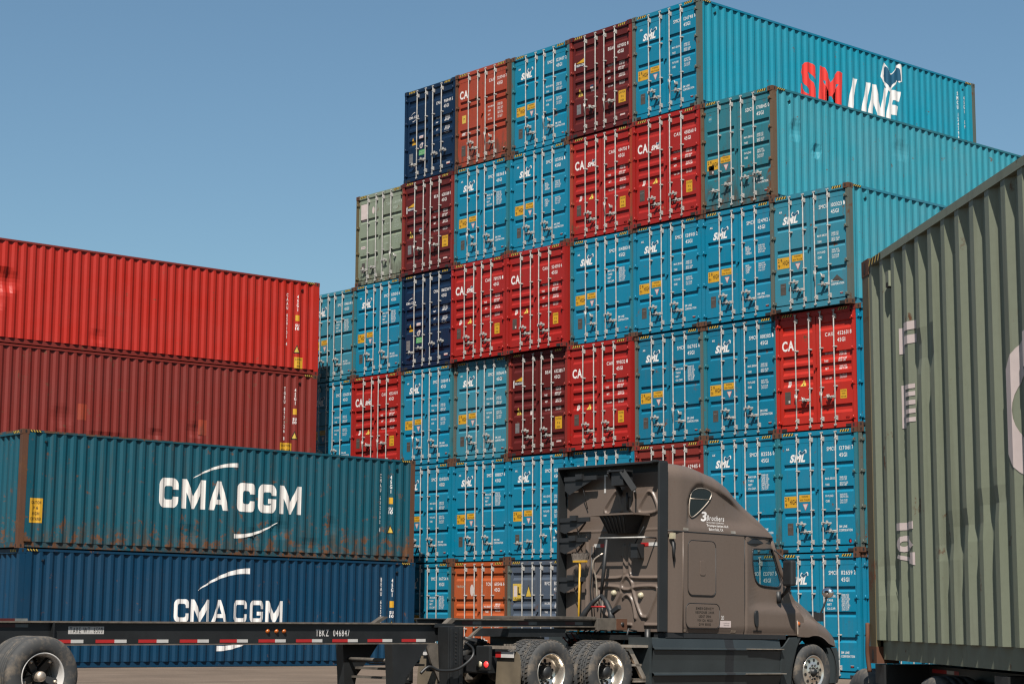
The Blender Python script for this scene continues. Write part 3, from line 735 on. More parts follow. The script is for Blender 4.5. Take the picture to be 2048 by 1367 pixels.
def container(label, loc, rz=0.0, sty='three', kind=None, num=('', '', ''), paint_m='blue_paint', frame_m=None, post_m=None, cast_m='rust_steel',
              side_m=None, hnd='a', group='stacked shipping containers', dents=None, doors=True, tiltx=0.0, front_posts=True, **k):
    t = empty("shipping_container", label, "container", loc, rz, group)
    if tiltx: t.rotation_euler = (tiltx, 0, rz)
    fm = frame_m or paint_m; pm = post_m or fm; sm = side_m or paint_m
    put("frame", shared('frame', frame_mesh), t, fm)
    for sx in (-1, 1):
        for sy in (-1, 1):
            put("corner_post", shared(('post', sx, sy), lambda: post_mesh(sx, sy)), t, pm)
            for sz in (-1, 1): put("corner_casting", shared(('cast', sx, sy, sz), lambda: casting_mesh(sx, sy, sz)), t, cast_m)
        dk = dents if (dents and sx == dents[0]) else None
        put("side_wall", shared(('side', sx, str(dk)), lambda: side_mesh(sx, dk[1] if dk else (), 26 if dk else 1)), t, sm)
    put("roof", shared('roof', roof_mesh), t, fm); put("end_wall", shared('end', end_mesh), t, sm)
    for side, (ra, rb) in (('L', (0, 1)), ('R', (2, 3))):
        dr = put("door", shared(('door', sty, side), lambda: door_mesh(sty, side)), t, paint_m)
        for i in (ra, rb):
            put("locking_rod", shared(('rod', i), lambda: rod_mesh(RODS[i])), dr)
            z, dn = HANDLES[hnd][i]
            if z is None:
                put("handle", shared(('hang', i), lambda: MB().tube([(RODS[i] - HW + 0.022, -0.03, 0.86), (RODS[i] - HW + 0.030, -0.045, 0.78), (RODS[i] - HW + 0.022, -0.042, 0.55)], [0.02, 0.013, 0.011], 6).box(RODS[i] - HW - 0.028, RODS[i] - HW + 0.034, -0.04, 0.0, 0.82, 0.90).mesh("handle", ["zinc"])), dr)
                put("handle_catch", shared(('catch', i), lambda: hook_mesh(RODS[i] + 0.20, 0.74)), dr)
            else: put("handle", shared(('h', i, z, dn), lambda: handle_mesh(RODS[i], z, dn)), dr)
        for z in (2.60, 1.87, 1.05, 0.245): put("hinge", shared(('hinge', side, z), lambda: hinge_mesh(side, z)), dr, pm)
        if side == 'L': LD = dr
        else: RD = dr
    def keeper():
        return MB().box(-0.035, 0.045, YD - 0.035, YD + 0.002, 1.49, 1.56).box(-0.03, -0.005, YD - 0.045, YD, 1.44, 1.49).mesh("door_latch_plate", ["blue_paint"])
    put("door_latch_plate", shared('keep', keeper), RD, paint_m)
    if kind: marks(kind, LD, RD, num, sty, k)
    return t
def side_decal(t, name, d, mats, side=1, raised=0.003):
    """lettering laid over the corrugated wall: a runs to the right as one looks at that wall"""
    cuts = [y if side > 0 else CL - y for y, _ in CB]
    def fn(a, b, layer=0):
        y = a if side > 0 else CL - a
        return (side * (XW - corr_depth(y) + raised + 0.0015 * layer), y, b)
    return put(name, d.mesh(name, mats, fn, cuts), t)
# ------------------------------------------------------------------ the tall block: door ends towards us, columns a..j from the left
PITCHX = 2.4677
XOFF = {-9: .03, -8: .03, -7: -.05, -6: -.02, -5: .01, -4: .03, -3: .06, -2: .07, -1: .04, 0: -.03, 1: .0}
def colx(c):
    k = "abcdefghij".index(c) - 9
    return (k + 0.5) * PITCHX + 0.5 * (XOFF[k] + XOFF[k + 1]) if c != 'j' else 0.5 * PITCHX + 0.01
BLK = "block of stacked shipping containers"
def blk(c, tier, label, dy=0.0, **k):
    r = random.Random(ord(c) * 31 + tier)
    return container(label, (colx(c) + r.uniform(-0.012, 0.012), dy if dy else r.uniform(-0.03, 0.03), (tier - 1) * CH), group=BLK, **k)
S = 'sml'
NAVY = dict(sty='five', kind='cma', paint_m='navy_paint', cast_m='navy_paint', hnd='c')
BEA = dict(sty='five', kind='beacon', paint_m='maroon_paint', cast_m='maroon_paint', post_m='brick_red_paint')
RED = dict(sty='five', paint_m='red_paint', cast_m='brick_red_paint')
# topmost tier
blk('c', 6, "navy blue container at the left end of the topmost tier, green sticker on its door", num=("CMAU", "916849", "5"), **NAVY)
blk('d', 6, "rusty orange-red container in the topmost tier, right beside the navy one", sty='pairs', kind='cai', num=("CAIU", "329740", "7"), paint_m='orange_red_paint', post_m='rust_steel', hnd='e')
blk('e', 6, "sky blue container in the topmost tier, between the orange-red and the maroon one", kind=S, num=("SMCU", "123407", "2"), paint_m='blue_paint', post_m='teal_paint', hnd='e')
blk('f', 6, "maroon container with a yellow caution sticker in the topmost tier", num=("BEAU", "629002", "8"), hnd='d', **{**BEA, 'post_m': 'brick_red_paint'})
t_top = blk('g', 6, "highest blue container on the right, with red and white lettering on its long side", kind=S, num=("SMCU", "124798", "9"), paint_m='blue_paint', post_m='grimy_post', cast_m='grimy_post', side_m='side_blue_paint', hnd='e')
# fifth tier
blk('b', 5, "pale sage green container at the left end of the fifth tier", kind='green', num=("TGHU", "681829", "1"), paint_m='sage_paint', post_m='olive_post', hnd='f', ink='ghost_white')
blk('c', 5, "maroon container directly under the topmost navy one", num=("BEAU", "628338", "0"), hnd='d', **BEA)
blk('d', 5, "sky blue container directly under the orange-red one of the topmost tier", kind=S, num=("SMCU", "118368", "8"), paint_m='blue_paint', post_m='teal_paint', hnd='b', data='b')
blk('e', 5, "bright blue container of the fifth tier, left neighbour of two bright red ones", kind=S, num=("SMCU", "125056", "1"), paint_m='blue_paint', hnd='a', data='c')
blk('f', 5, "bright red container directly under the maroon one of the topmost tier", kind='caisml', num=("CAIU", "434750", "9"), hnd='e', **{**RED, 'post_m': 'orange_red_paint'})
blk('g', 5, "bright red container directly under the highest blue one", kind='caisml', num=("CAIU", "458560", "0"), hnd='a', badge=0, **RED)
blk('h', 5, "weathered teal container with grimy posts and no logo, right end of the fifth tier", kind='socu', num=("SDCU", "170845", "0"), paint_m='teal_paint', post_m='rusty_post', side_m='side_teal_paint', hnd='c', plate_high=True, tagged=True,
    dents=(1, ((0.9, 1.9, .25, .3, .05), (1.7, 1.5, .2, .2, .06), (2.9, 0.6, .3, .3, .05), (5.2, 2.1, .4, .3, .03))))
# fourth tier
blk('a', 4, "dull blue container at the fourth tier's left end, half behind the bright red one", kind=S, num=("SMCU", "114664", "6"), paint_m='faded_blue_paint', post_m='grimy_post', hnd='a', data='b')
blk('b', 4, "bright blue container directly under the pale green one", kind=S, num=("SMCU", "113100", "6"), paint_m='blue_paint', post_m='teal_paint', hnd='a', data='b')
blk('c', 4, "navy blue container in the fourth tier, left of two red ones", num=("CMAU", "861238", "9"), **NAVY)
blk('d', 4, "bright red container in the fourth tier, right of the navy one", dy=-0.10, kind='caisml', num=("CAIU", "789570", "1"), hnd='a', badge=1, **RED)
blk('e', 4, "bright red container in the fourth tier, left of four blue ones in a row", dy=-0.14, kind='cai', num=("CAAU", "524593", "6"), hnd='a', badge=1, tagged=True, **RED)
blk('f', 4, "blue container in the fourth tier, right beside the two bright red ones", kind=S, num=("SMCU", "114813", "8"), paint_m='blue_paint', post_m='teal_paint', hnd='b', data='b')
blk('g', 4, "blue container of the fourth tier directly under the rightmost bright red one", kind=S, num=("SMCU", "128901", "2"), paint_m='blue_paint', hnd='a')
blk('h', 4, "blue container directly under the weathered teal one with grimy posts", kind=S, num=("SMCU", "124912", "1"), paint_m='blue_paint', hnd='a', data='c')
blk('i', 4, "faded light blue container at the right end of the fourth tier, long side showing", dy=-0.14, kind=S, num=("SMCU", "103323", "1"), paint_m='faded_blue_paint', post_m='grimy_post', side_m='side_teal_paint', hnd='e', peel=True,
    dents=(1, ((1.2, 0.8, .3, .3, .02), (3.0, 1.6, .4, .4, .02))))
# third tier
blk('a', 3, "blue container at the left end of the third tier, beside the brick red one's end", kind=S, num=("SMCU", "121620", "8"), paint_m='blue_paint', post_m='teal_paint', hnd='a')
blk('b', 3, "red container at the left of the third tier, alone among blue ones", kind='caisml', num=("CAIU", "455245", "8"), hnd='d', **RED)
blk('c', 3, "light blue container directly under the navy one of the fourth tier", kind=S, num=("SMCU", "120849", "5"), paint_m='blue_paint', post_m='teal_paint', hnd='b')
blk('d', 3, "faded light blue container of the third tier, left of the maroon one", kind=S, num=("SMCU", "103641", "9"), paint_m='faded_blue_paint', post_m='grimy_post', hnd='a')
blk('e', 3, "maroon container in the third tier with its head in shade", num=("BEAU", "632385", "7"), hnd='a', badge=1, **BEA)
blk('f', 3, "bright red container in the third tier, right beside the maroon one", dy=-0.07, kind='cai', num=("CAIU", "995132", "1"), hnd='a', badge=1, **RED)
blk('g', 3, "darker blue container of the third tier with bold figures, right of a red one", kind=S, num=("SMCU", "116705", "6"), paint_m='deep_blue_paint', post_m='grimy_post', hnd='e', data='b')
blk('h', 3, "blue container in the third tier, left of the red one at the right end", kind=S, num=("SMCU", "108205", "1"), paint_m='deep_blue_paint', post_m='teal_paint', hnd='a')
blk('i', 3, "bright red container in the third tier under the faded light blue one", kind='cai', num=("CAIU", "452631", "8"), sty='five', paint_m='bright_red_paint', cast_m='brick_red_paint', hnd='d', lowyel=1, tagged=True)
blk('j', 3, "blue sliver of a container in the third tier, left of the green one", kind=S, num=("SMCU", "119052", "4"), paint_m='blue_paint', hnd='a')
# second tier
blk('a', 2, "blue container of the second tier at the block's left end, behind the front stacks", kind=S, num=("SMCU", "117344", "2"), paint_m='deep_blue_paint', hnd='a')
blk('b', 2, "blue container below the lone red one of the third tier", kind=S, num=("SMCU", "122916", "3"), paint_m='blue_paint', hnd='a')
blk('c', 2, "blue container of the second tier, partly behind the worn teal one's rusty post", kind=S, num=("SMCU", "121020", "8"), paint_m='blue_paint', hnd='a')
blk('d', 2, "blue container directly above the orange one of the lowest tier", kind=S, num=("SMCU", "118117", "8"), paint_m='blue_paint', hnd='a', data='b')
blk('e', 2, "blue container directly above the slate grey one of the lowest tier", kind=S, num=("SMCU", "120273", "8"), paint_m='blue_paint', hnd='f')
blk('f', 2, "blue container of which only the head shows above the truck's flat roof edge", kind=S, num=("SMCU", "126518", "0"), paint_m='blue_paint', hnd='a')
blk('g', 2, "dark red container of which only the head shows above the truck's roof", sty='five', kind='cai', num=("CAIU", "629415", "4"), paint_m='brick_red_paint', cast_m='brick_red_paint', hnd='a')
blk('h', 2, "blue container right behind the curved front of the truck's roof", kind=S, num=("SMCU", "112556", "0"), paint_m='blue_paint', post_m='teal_paint', hnd='a', data='b')
blk('i', 2, "blue container with a small red and blue dot low on its right door", dy=-0.02, kind=S, num=("SMCU", "127061", "7"), paint_m='blue_paint', post_m='teal_paint', hnd='a', dot=True)
blk('j', 2, "green-blue sliver of a container in the second tier, left of the green one", kind=S, num=("SMCU", "105587", "9"), paint_m='teal_paint', post_m='grimy_post', hnd='a')
# lowest tier
blk('a', 1, "blue container in the lowest tier at the far left, hidden behind the royal blue one", kind=S, num=("SMCU", "120442", "7"), paint_m='deep_blue_paint', hnd='a')
blk('b', 1, "blue container in the lowest tier behind the right end of the royal blue one", kind=S, num=("SMCU", "115108", "5"), paint_m='deep_blue_paint', hnd='a')
blk('c', 1, "blue container in the lowest tier, left of the orange one", kind=S, num=("SMCU", "116754", "4"), paint_m='blue_paint', post_m='teal_paint', hnd='a', data='b')
blk('d', 1, "orange container in the lowest tier with a white oval on its door", sty='five', kind='triton', num=("TCNU", "611546", "6"), paint_m='orange_paint', post_m='rust_steel', hnd='a')
blk('e', 1, "slate grey container with a yellow sign reading L in the lowest tier", sty='five', kind='lsign', num=("RFCU", "507214", "3"), paint_m='grey_blue_paint', post_m='grimy_post', hnd='a')
blk('f', 1, "blue container in the lowest tier right behind the truck's sleeper", kind=S, num=("SMCU", "119930", "6"), paint_m='deep_blue_paint', hnd='a')
blk('g', 1, "blue container in the lowest tier behind the middle of the truck's cab", kind=S, num=("SMCU", "122071", "1"), paint_m='deep_blue_paint', hnd='a')
blk('h', 1, "blue container seen through the truck's side window", kind=S, num=("SMCU", "123707", "5"), paint_m='blue_paint', hnd='a')
blk('i', 1, "blue container in the lowest tier behind the truck's hood mirror", dy=-0.02, kind=S, num=("SMCU", "112659", "2"), paint_m='blue_paint', hnd='a', data='b')
blk('j', 1, "blue sliver of a container in the lowest tier beside the green one's rusty post", kind=S, num=("SMCU", "124405", "8"), paint_m='blue_paint', hnd='a')

# lettering on the long side of the highest blue container
d = Decal()
d.text("SM", 4.05, 0.92, 1.02, w=1.80, bold=0.05, shear=0.06, gap=0.08, mi=0)
side_decal(t_top, "red_lettering", d, ['red_lettering'])
d = Decal(); d.text("LINE", 6.08, 0.85, 1.02, w=2.20, bold=0.055, shear=0.24, gap=0.10, mi=0)
wave(d, 7.63, 1.86, 1.02, 0.92)
side_decal(t_top, "white_lettering", d, ['white_paint', 'white_paint', 'deep_blue_ink'])
d = Decal(); d.text("SMCU 124798 9", 11.30, 2.38, 0.105, sx=0.62, vertical=True, bold=0.02); d.text("45G1", 11.62, 2.30, 0.105, sx=0.62, vertical=True, bold=0.02); d.text("EP", 11.62, 1.55, 0.105, sx=0.6, vertical=True)
side_decal(t_top, "number_lettering", d, ['white_paint'])
d = Decal(); tri(d, 11.62, 0.28, 0.28, 0.30); side_decal(t_top, "triangle_sticker", d, ['hazard_yellow'])

# ------------------------------------------------------------------ front bay: four long sides towards us (doors at the far right end)
def bay(label, xw, yr, z, tilt=0.0, **k):
    return container(label, (xw - HW, yr, z), rz=PI, group="containers of the front bay on the left", hnd='a', tiltx=tilt, **k)
def side_numbers(t, num, code, a, sz=0.100, tri_z=0.78, yel=None, zt=2.34):
    d = Decal(); d.text(num, a, zt, sz, sx=0.60, vertical=True, bold=0.02); d.text(code, a + 0.37, zt - 0.02, sz, sx=0.60, vertical=True, bold=0.02)
    d.text("SU", a + 0.37, 1.44, 0.08, w=0.12, align='C', bold=0.03); d.text("10", a + 0.37, 1.34, 0.08, w=0.12, align='C', bold=0.03)
    side_decal(t, "number_lettering", d, ['white_paint'], -1)
    d = Decal().rect(a + 0.31, a + 0.43, 1.62, 1.80); side_decal(t, "small_sticker", d, ['sticker_yellow'], -1)
    d = Decal(); tri(d, a + 0.37, tri_z, 0.235, 0.26); tri(d, a + 0.37, tri_z + 0.03, 0.15, 0.17, 1); side_decal(t, "triangle_sticker", d, ['black_paint', 'hazard_yellow'], -1)
    if yel:
        (a0, a1, b0, b1), lines = yel; d = Decal().rect(a0, a1, b0, b1)
        for s_, q, b, h, w in lines: d.text(s_, q, b, h, w=w, bold=0.03, mi=1, align='C')
        side_decal(t, "caution_sticker", d, ['sticker_yellow', 'black_paint'], -1)
t4 = bay("bright red container on top of the left stack, long side dented", -19.87, -1.22, 3 * CH, paint_m='bright_red_paint', frame_m='brick_red_paint', cast_m='brick_red_paint', post_m='bright_red_paint',
         sty='five', dents=(-1, ((10.55, 1.72, .55, .40, .11), (10.9, 1.25, .5, .5, .08), (7.6, 0.45, .3, .25, .03))))
side_numbers(t4, "CAAU 659131 4", "45G1", 11.02, yel=((11.31, 11.62, 0.16, 0.50), [("CAUTION", 11.465, 0.41, 0.05, 0.24), ("9 6", 11.465, 0.31, 0.05, 0.1), ("HIGH", 11.465, 0.20, 0.05, 0.14)]), tri_z=0.62)
t3 = bay("brick red container under the bright red one, dented low on its long side", -19.87, -1.24, 2 * CH, paint_m='brick_red_paint', cast_m='rust_steel', sty='five',
         dents=(-1, ((4.3, 0.9, .35, .25, .035), (5.6, 0.7, .3, .2, .035), (7.2, 0.45, .9, .22, .04), (8.6, 1.0, .4, .35, .03), (6.4, .3, 1.6, .15, .02))))
side_numbers(t3, "TGBU 877126 8", "45G1", 11.02, yel=((10.86, 11.30, 0.46, 0.74), [("CAUTION", 11.08, 0.63, 0.06, 0.36), ("HIGH CUBE", 11.08, 0.50, 0.05, 0.36)]), tri_z=0.86)
for a0, b0 in ((4.07, 0.95), (8.00, 0.78)):
    d = Decal().rect(a0, a0 + 0.28, b0, b0 + 0.45); side_decal(t3, "paint_patch", d, ['orange_red_paint'], -1, 0.0015)
bay("blue container at the foot of the left stack, behind the two with white lettering", -19.87, -1.20, CH, paint_m='royal_blue_paint')
bay("blue container lowest of the left stack, hidden behind the royal blue one", -19.87, -1.26, 0.0, paint_m='royal_blue_paint')
TILT = 0.0085
t2 = bay("worn dark teal container with white company lettering and rusted corner posts", -14.80, -1.37, CH - 0.035, tilt=TILT, paint_m='worn_blue_paint', post_m='rust_steel', cast_m='rust_steel', frame_m='worn_blue_paint',
         dents=(-1, ((3.6, 0.35, .5, .25, .03), (4.6, 0.75, .4, .3, .04), (5.4, 0.5, .3, .3, .03), (7.4, 0.5, .4, .3, .03), (2.9, 0.9, .3, .3, .03))))
side_numbers(t2, "CMAU 532502 8", "45G1", 10.98, tri_z=0.78)
d = Decal().rect(0.16 + 0.12, 0.62, 0.62, 1.22)
for s_, b, h, w in (("CAUTION", 1.08, 0.07, 0.26), ("9 6", 0.95, 0.07, 0.12), ("HIGH", 0.81, 0.07, 0.18), ("CONTAINER", 0.68, 0.07, 0.28)): d.text(s_, 0.45, b, h, w=w, bold=0.03, mi=1, align='C')
side_decal(t2, "caution_sticker", d, ['sticker_yellow', 'black_paint'], -1)
d = Decal(); block_word(d, "CMA CGM", 3.87, 1.17, 0.76, 4.42, 0.27); arcs(d, 4.88, 1.98, 1.36, 0.46); arcs(d, 6.16, 0.46, 1.36, 0.46, flip=True)
side_decal(t2, "company_lettering", d, ['worn_white_paint'], -1)
t1 = bay("royal blue container on the ground with white company lettering, behind the chassis rail", -14.80, -1.33, -0.035, tilt=TILT, paint_m='royal_blue_paint', post_m='royal_blue_paint', cast_m='royal_blue_paint')
side_numbers(t1, "BEAU 625883 5", "45G1", 11.02, tri_z=1.02)
d = Decal(); block_word(d, "CMA CGM", 4.38, 1.16, 0.58, 3.34, 0.20); arcs(d, 5.06, 1.98, 1.58, 0.60); arcs(d, 5.70, 0.42, 1.58, 0.55, flip=True)
side_decal(t1, "company_lettering", d, ['white_paint'], -1)
# ------------------------------------------------------------------ the truck (local frame: x to its right, y forwards, z up; origin = first drive axle, outer face of the right tyres)
paint("taupe_paint", (0.185, 0.142, 0.118), 0.0, 0.15, 0.34, 0.10, dirt=(0.11, 0.09, 0.075))
plain("skirt_grey", (0.040, 0.050, 0.054), 0.40, 0.0, 0.18, 1.5)
plain("dark_rubber", (0.016, 0.020, 0.023), 0.6, 0, 0.25, 3)
plain("polished_alloy", (0.72, 0.66, 0.58), 0.28, 0.9, 0.25, 6)
plain("dull_alloy", (0.42, 0.36, 0.30), 0.45, 0.8, 0.4, 8)
plain("chrome", (0.75, 0.74, 0.72), 0.12, 1.0, 0.05)
plain("amber_lens", (0.62, 0.15, 0.02), 0.3); plain("red_lens", (0.45, 0.02, 0.02), 0.3); plain("clear_lens", (0.62, 0.56, 0.40), 0.25)
emit("lit_red_lens", (0.8, 0.03, 0.03), 0.22)
plain("flap_leather", (0.165, 0.130, 0.085), 0.75, 0, 0.3, 3)
plain("red_hose", (0.42, 0.03, 0.03), 0.4); plain("blue_hose", (0.05, 0.13, 0.22), 0.4)
plain("broom_yellow", (0.70, 0.40, 0.03), 0.5); plain("bristle", (0.25, 0.21, 0.18), 0.9, 0, 0.6, 60)
plain("reflector_red", (0.55, 0.025, 0.025), 0.4, 0, 0.1); plain("reflector_white", (0.72, 0.70, 0.68), 0.4, 0, 0.1)
plain("seat_cloth", (0.02, 0.021, 0.024), 0.9)
m_, n_, b_ = nt("tyre_rubber")
p_ = N(n_, "ShaderNodeTexCoord").outputs['Object']; a_ = noise(n_, p_, 7.0, 6.0, 0.7)
n_.links.new(mixc(n_, rng(n_, a_, 0.48, 0.75), (0.016, 0.017, 0.018), (0.085, 0.068, 0.050)), b_.inputs['Base Color']); b_.inputs['Roughness'].default_value = 0.85
def glass(name, tint, opaque):
    m = bpy.data.materials.new(name); m.use_nodes = True; n = m.node_tree; n.nodes.clear(); MATS[name] = m
    o = N(n, "ShaderNodeOutputMaterial"); gl = N(n, "ShaderNodeBsdfGlossy"); tr = N(n, "ShaderNodeBsdfTransparent"); mx = N(n, "ShaderNodeMixShader")
    gl.inputs['Roughness'].default_value = 0.03; tr.inputs[0].default_value = (*tint, 1)
    mx.inputs[0].default_value = 0.045; n.links.new(tr.outputs[0], mx.inputs[1]); n.links.new(gl.outputs[0], mx.inputs[2]); n.links.new(mx.outputs[0], o.inputs[0])
glass("window_glass", (0.74, 0.80, 0.80), 0)
m_, n_, b_ = nt("tinted_glass"); b_.inputs['Base Color'].default_value = (0.006, 0.007, 0.009, 1); b_.inputs['Roughness'].default_value = 0.06

truck = empty("semi_truck", "taupe sleeper cab semi truck seen from behind, hitched to the empty chassis", "truck")
_d = Vector((-0.0185, 0.99972, -0.0152)).normalized(); _rt = Vector((1.0, 0.0185, 0)).normalized(); _up = _rt.cross(_d).normalized(); _rt = _d.cross(_up)
TM = Matrix((_rt, _d, _up)).transposed().to_4x4(); TM.translation = Vector((5.439, -14.542, 0.552))
truck.matrix_world = TM
TW = 2.44
def P(s, l, h): return (-l, s, h)
def lerp(pts, t):
    if t <= pts[0][0]: return pts[0][1]
    for (a, va), (b, vb) in zip(pts, pts[1:]):
        if t <= b: return va + (vb - va) * (t - a) / (b - a)
    return pts[-1][1]
def sstep(a, b, x):
    t = max(0, min(1, (x - a) / (b - a))); return t * t * (3 - 2 * t)
def catmull(pts, n=8, closed=False):
    out = []; k = len(pts); rngk = range(k) if closed else range(k - 1)
    for i in rngk:
        p0, p1, p2, p3 = (pts[(i + j - 1) % k] if closed else pts[max(0, min(k - 1, i + j - 1))] for j in range(4))
        for q in range(n):
            t = q / n
            out.append(tuple(0.5 * (2 * b + (c - a) * t + (2 * a - 5 * b + 4 * c - d) * t * t + (-a + 3 * b - 3 * c + d) * t ** 3) for a, b, c, d in zip(p0, p1, p2, p3)))
    if not closed: out.append(tuple(pts[-1]))
    return out
def fill2d(outline, holes=()):
    """flat faces of an outline with holes -> (verts, faces)"""
    cu = bpy.data.curves.new("f", 'CURVE'); cu.dimensions = '2D'; cu.fill_mode = 'FRONT'
    for poly in (outline, *holes):
        sp = cu.splines.new('POLY'); sp.points.add(len(poly) - 1)
        for q, (a, b) in zip(sp.points, poly): q.co = (a, b, 0, 1)
        sp.use_cyclic_u = True
    ob = bpy.data.objects.new("f", cu); me = ob.to_mesh()
    vs = [(v.co.x, v.co.y) for v in me.vertices]; fs = [tuple(p.vertices) for p in me.polygons]
    ob.to_mesh_clear(); bpy.data.objects.remove(ob); bpy.data.curves.remove(cu); return vs, fs
# --- roof fairing
ROOF = [(2.57, 3.475), (2.75, 3.490), (3.00, 3.485), (3.25, 3.470), (3.51, 3.428), (3.91, 3.340), (4.25, 3.212), (4.56, 3.050), (4.77, 2.900), (4.97, 2.740), (5.17, 2.556), (5.30, 2.425), (5.37, 2.345)]
RIDGE = [(3.08, 2.45), (3.12, 2.90), (3.20, 3.07), (3.33, 3.170), (3.51, 3.205), (3.81, 3.145), (4.19, 3.005), (4.54, 2.865), (4.90, 2.70), (5.2, 2.5)]
def fairing_x(s, h):
    narrow = 0.16 * sstep(3.6, 5.4, s) * sstep(2.30, 2.9, h) + 0.03 * sstep(4.2, 5.4, s)
    corner = 0.055 * (1 - sstep(2.57, 2.98, s))
    inset = 0.045 * sstep(0.0, 0.085, lerp(RIDGE, s) - h) * sstep(3.04, 3.16, s) * (1 - sstep(4.5, 5.1, s)) * sstep(2.36, 2.60, h)
    return narrow + corner + inset
rows = []
ss = [2.57 + (5.37 - 2.57) * i / 70 for i in range(71)]
for s in ss:
    H = lerp(ROOF, s) ; rr = max(0.015, min(0.26, (H - 2.335) * 0.5)); hb = H - rr; row = []
    for j in range(25): h = 2.338 + (hb - 2.338) * j / 24; row.append((fairing_x(s, h), h))
    x0 = row[-1][0]
    for j in range(1, 9): t = j / 8 * PI / 2; row.append((x0 + rr * (1 - math.cos(t)), hb + rr * math.sin(t)))
    for j in range(1, 5): row.append((x0 + rr + (TW / 2 - x0 - rr) * j / 4, H + 0.03 * (j / 4)))
    full = row + [(TW - a, b) for a, b in row[-2::-1]]
    rows.append([P(s, a, b) for a, b in full])
MB().grid(rows).build("roof_fairing", "taupe_paint", truck, fix=False)
win = catmull([(3.254, 3.030), (3.401, 3.088), (3.588, 3.092), (3.715, 3.052), (3.738, 2.985), (3.655, 2.872), (3.439, 2.700), (3.262, 2.595), (3.190, 2.625), (3.177, 2.752), (3.200, 2.915)], 6, True)
for sd in (0, 1):
    def FX(a, b, d, sd=sd):
        x = fairing_x(a, b) - d; return P(a, x if not sd else TW - x, b)
    rw = MB().prism([p for p in win], FX, 0.004, 0.012).build("roof_window", "tinted_glass", truck)
    MB().tube([FX(a, b, 0.010) for a, b in win + win[:1]], 0.010, 6).build("frame", "dull_alloy", rw)
    MB().tube([FX(3.195, 2.905, 0.016), FX(3.70, 2.875 + 0.035, 0.016)], 0.006, 6).build("window_bar", "dull_alloy", rw)
# --- sleeper and cab sides
wd = catmull([(4.806, 2.085), (4.800, 1.90), (4.845, 1.700), (4.915, 1.555), (5.04, 1.495), (5.30, 1.474), (5.52, 1.472), (5.600, 1.515), (5.612, 1.60), (5.52, 1.88), (5.445, 2.07), (5.375, 2.140), (5.10, 2.125), (4.86, 2.118)], 5, True)
outl = [(2.98, 0.655), (4.55, 0.645), (6.21, 0.640), (6.16, 0.95), (6.055, 1.05), (6.035, 1.25), (5.875, 1.435), (5.69, 1.76), (5.58, 2.005), (5.44, 2.236), (5.345, 2.332), (2.98, 2.332)]
vs_, fs_ = fill2d(outl, [wd])
def side_x(s, h):
    """how far the cab side stands in from the widest plane"""
    bulge = 0.040 * sstep(1.22, 1.02, h) if False else 0.0
    up = 0.040 * sstep(1.02, 1.20, h) * sstep(4.62, 4.90, s) * (1 + 1.2 * sstep(5.3, 6.0, s))
    tuck = 0.030 * sstep(0.76, 0.64, h) if h < 0.76 else 0.0
    a_pil = 0.10 * sstep(5.1, 5.7, s) * sstep(1.3, 2.2, h)
    seam = 0.018 * (1 - sstep(0.0, 0.03, abs(s - 4.585)))
    return up + tuck + a_pil + seam
dk = Decal(); dk.v = vs_; dk.f = fs_; dk.m = [0] * len(fs_)
cs = [2.98 + 0.12 * i for i in range(1, 27)] + [4.555, 4.57, 4.585, 4.60, 4.615]; chh = [0.68 + 0.06 * i for i in range(28)]
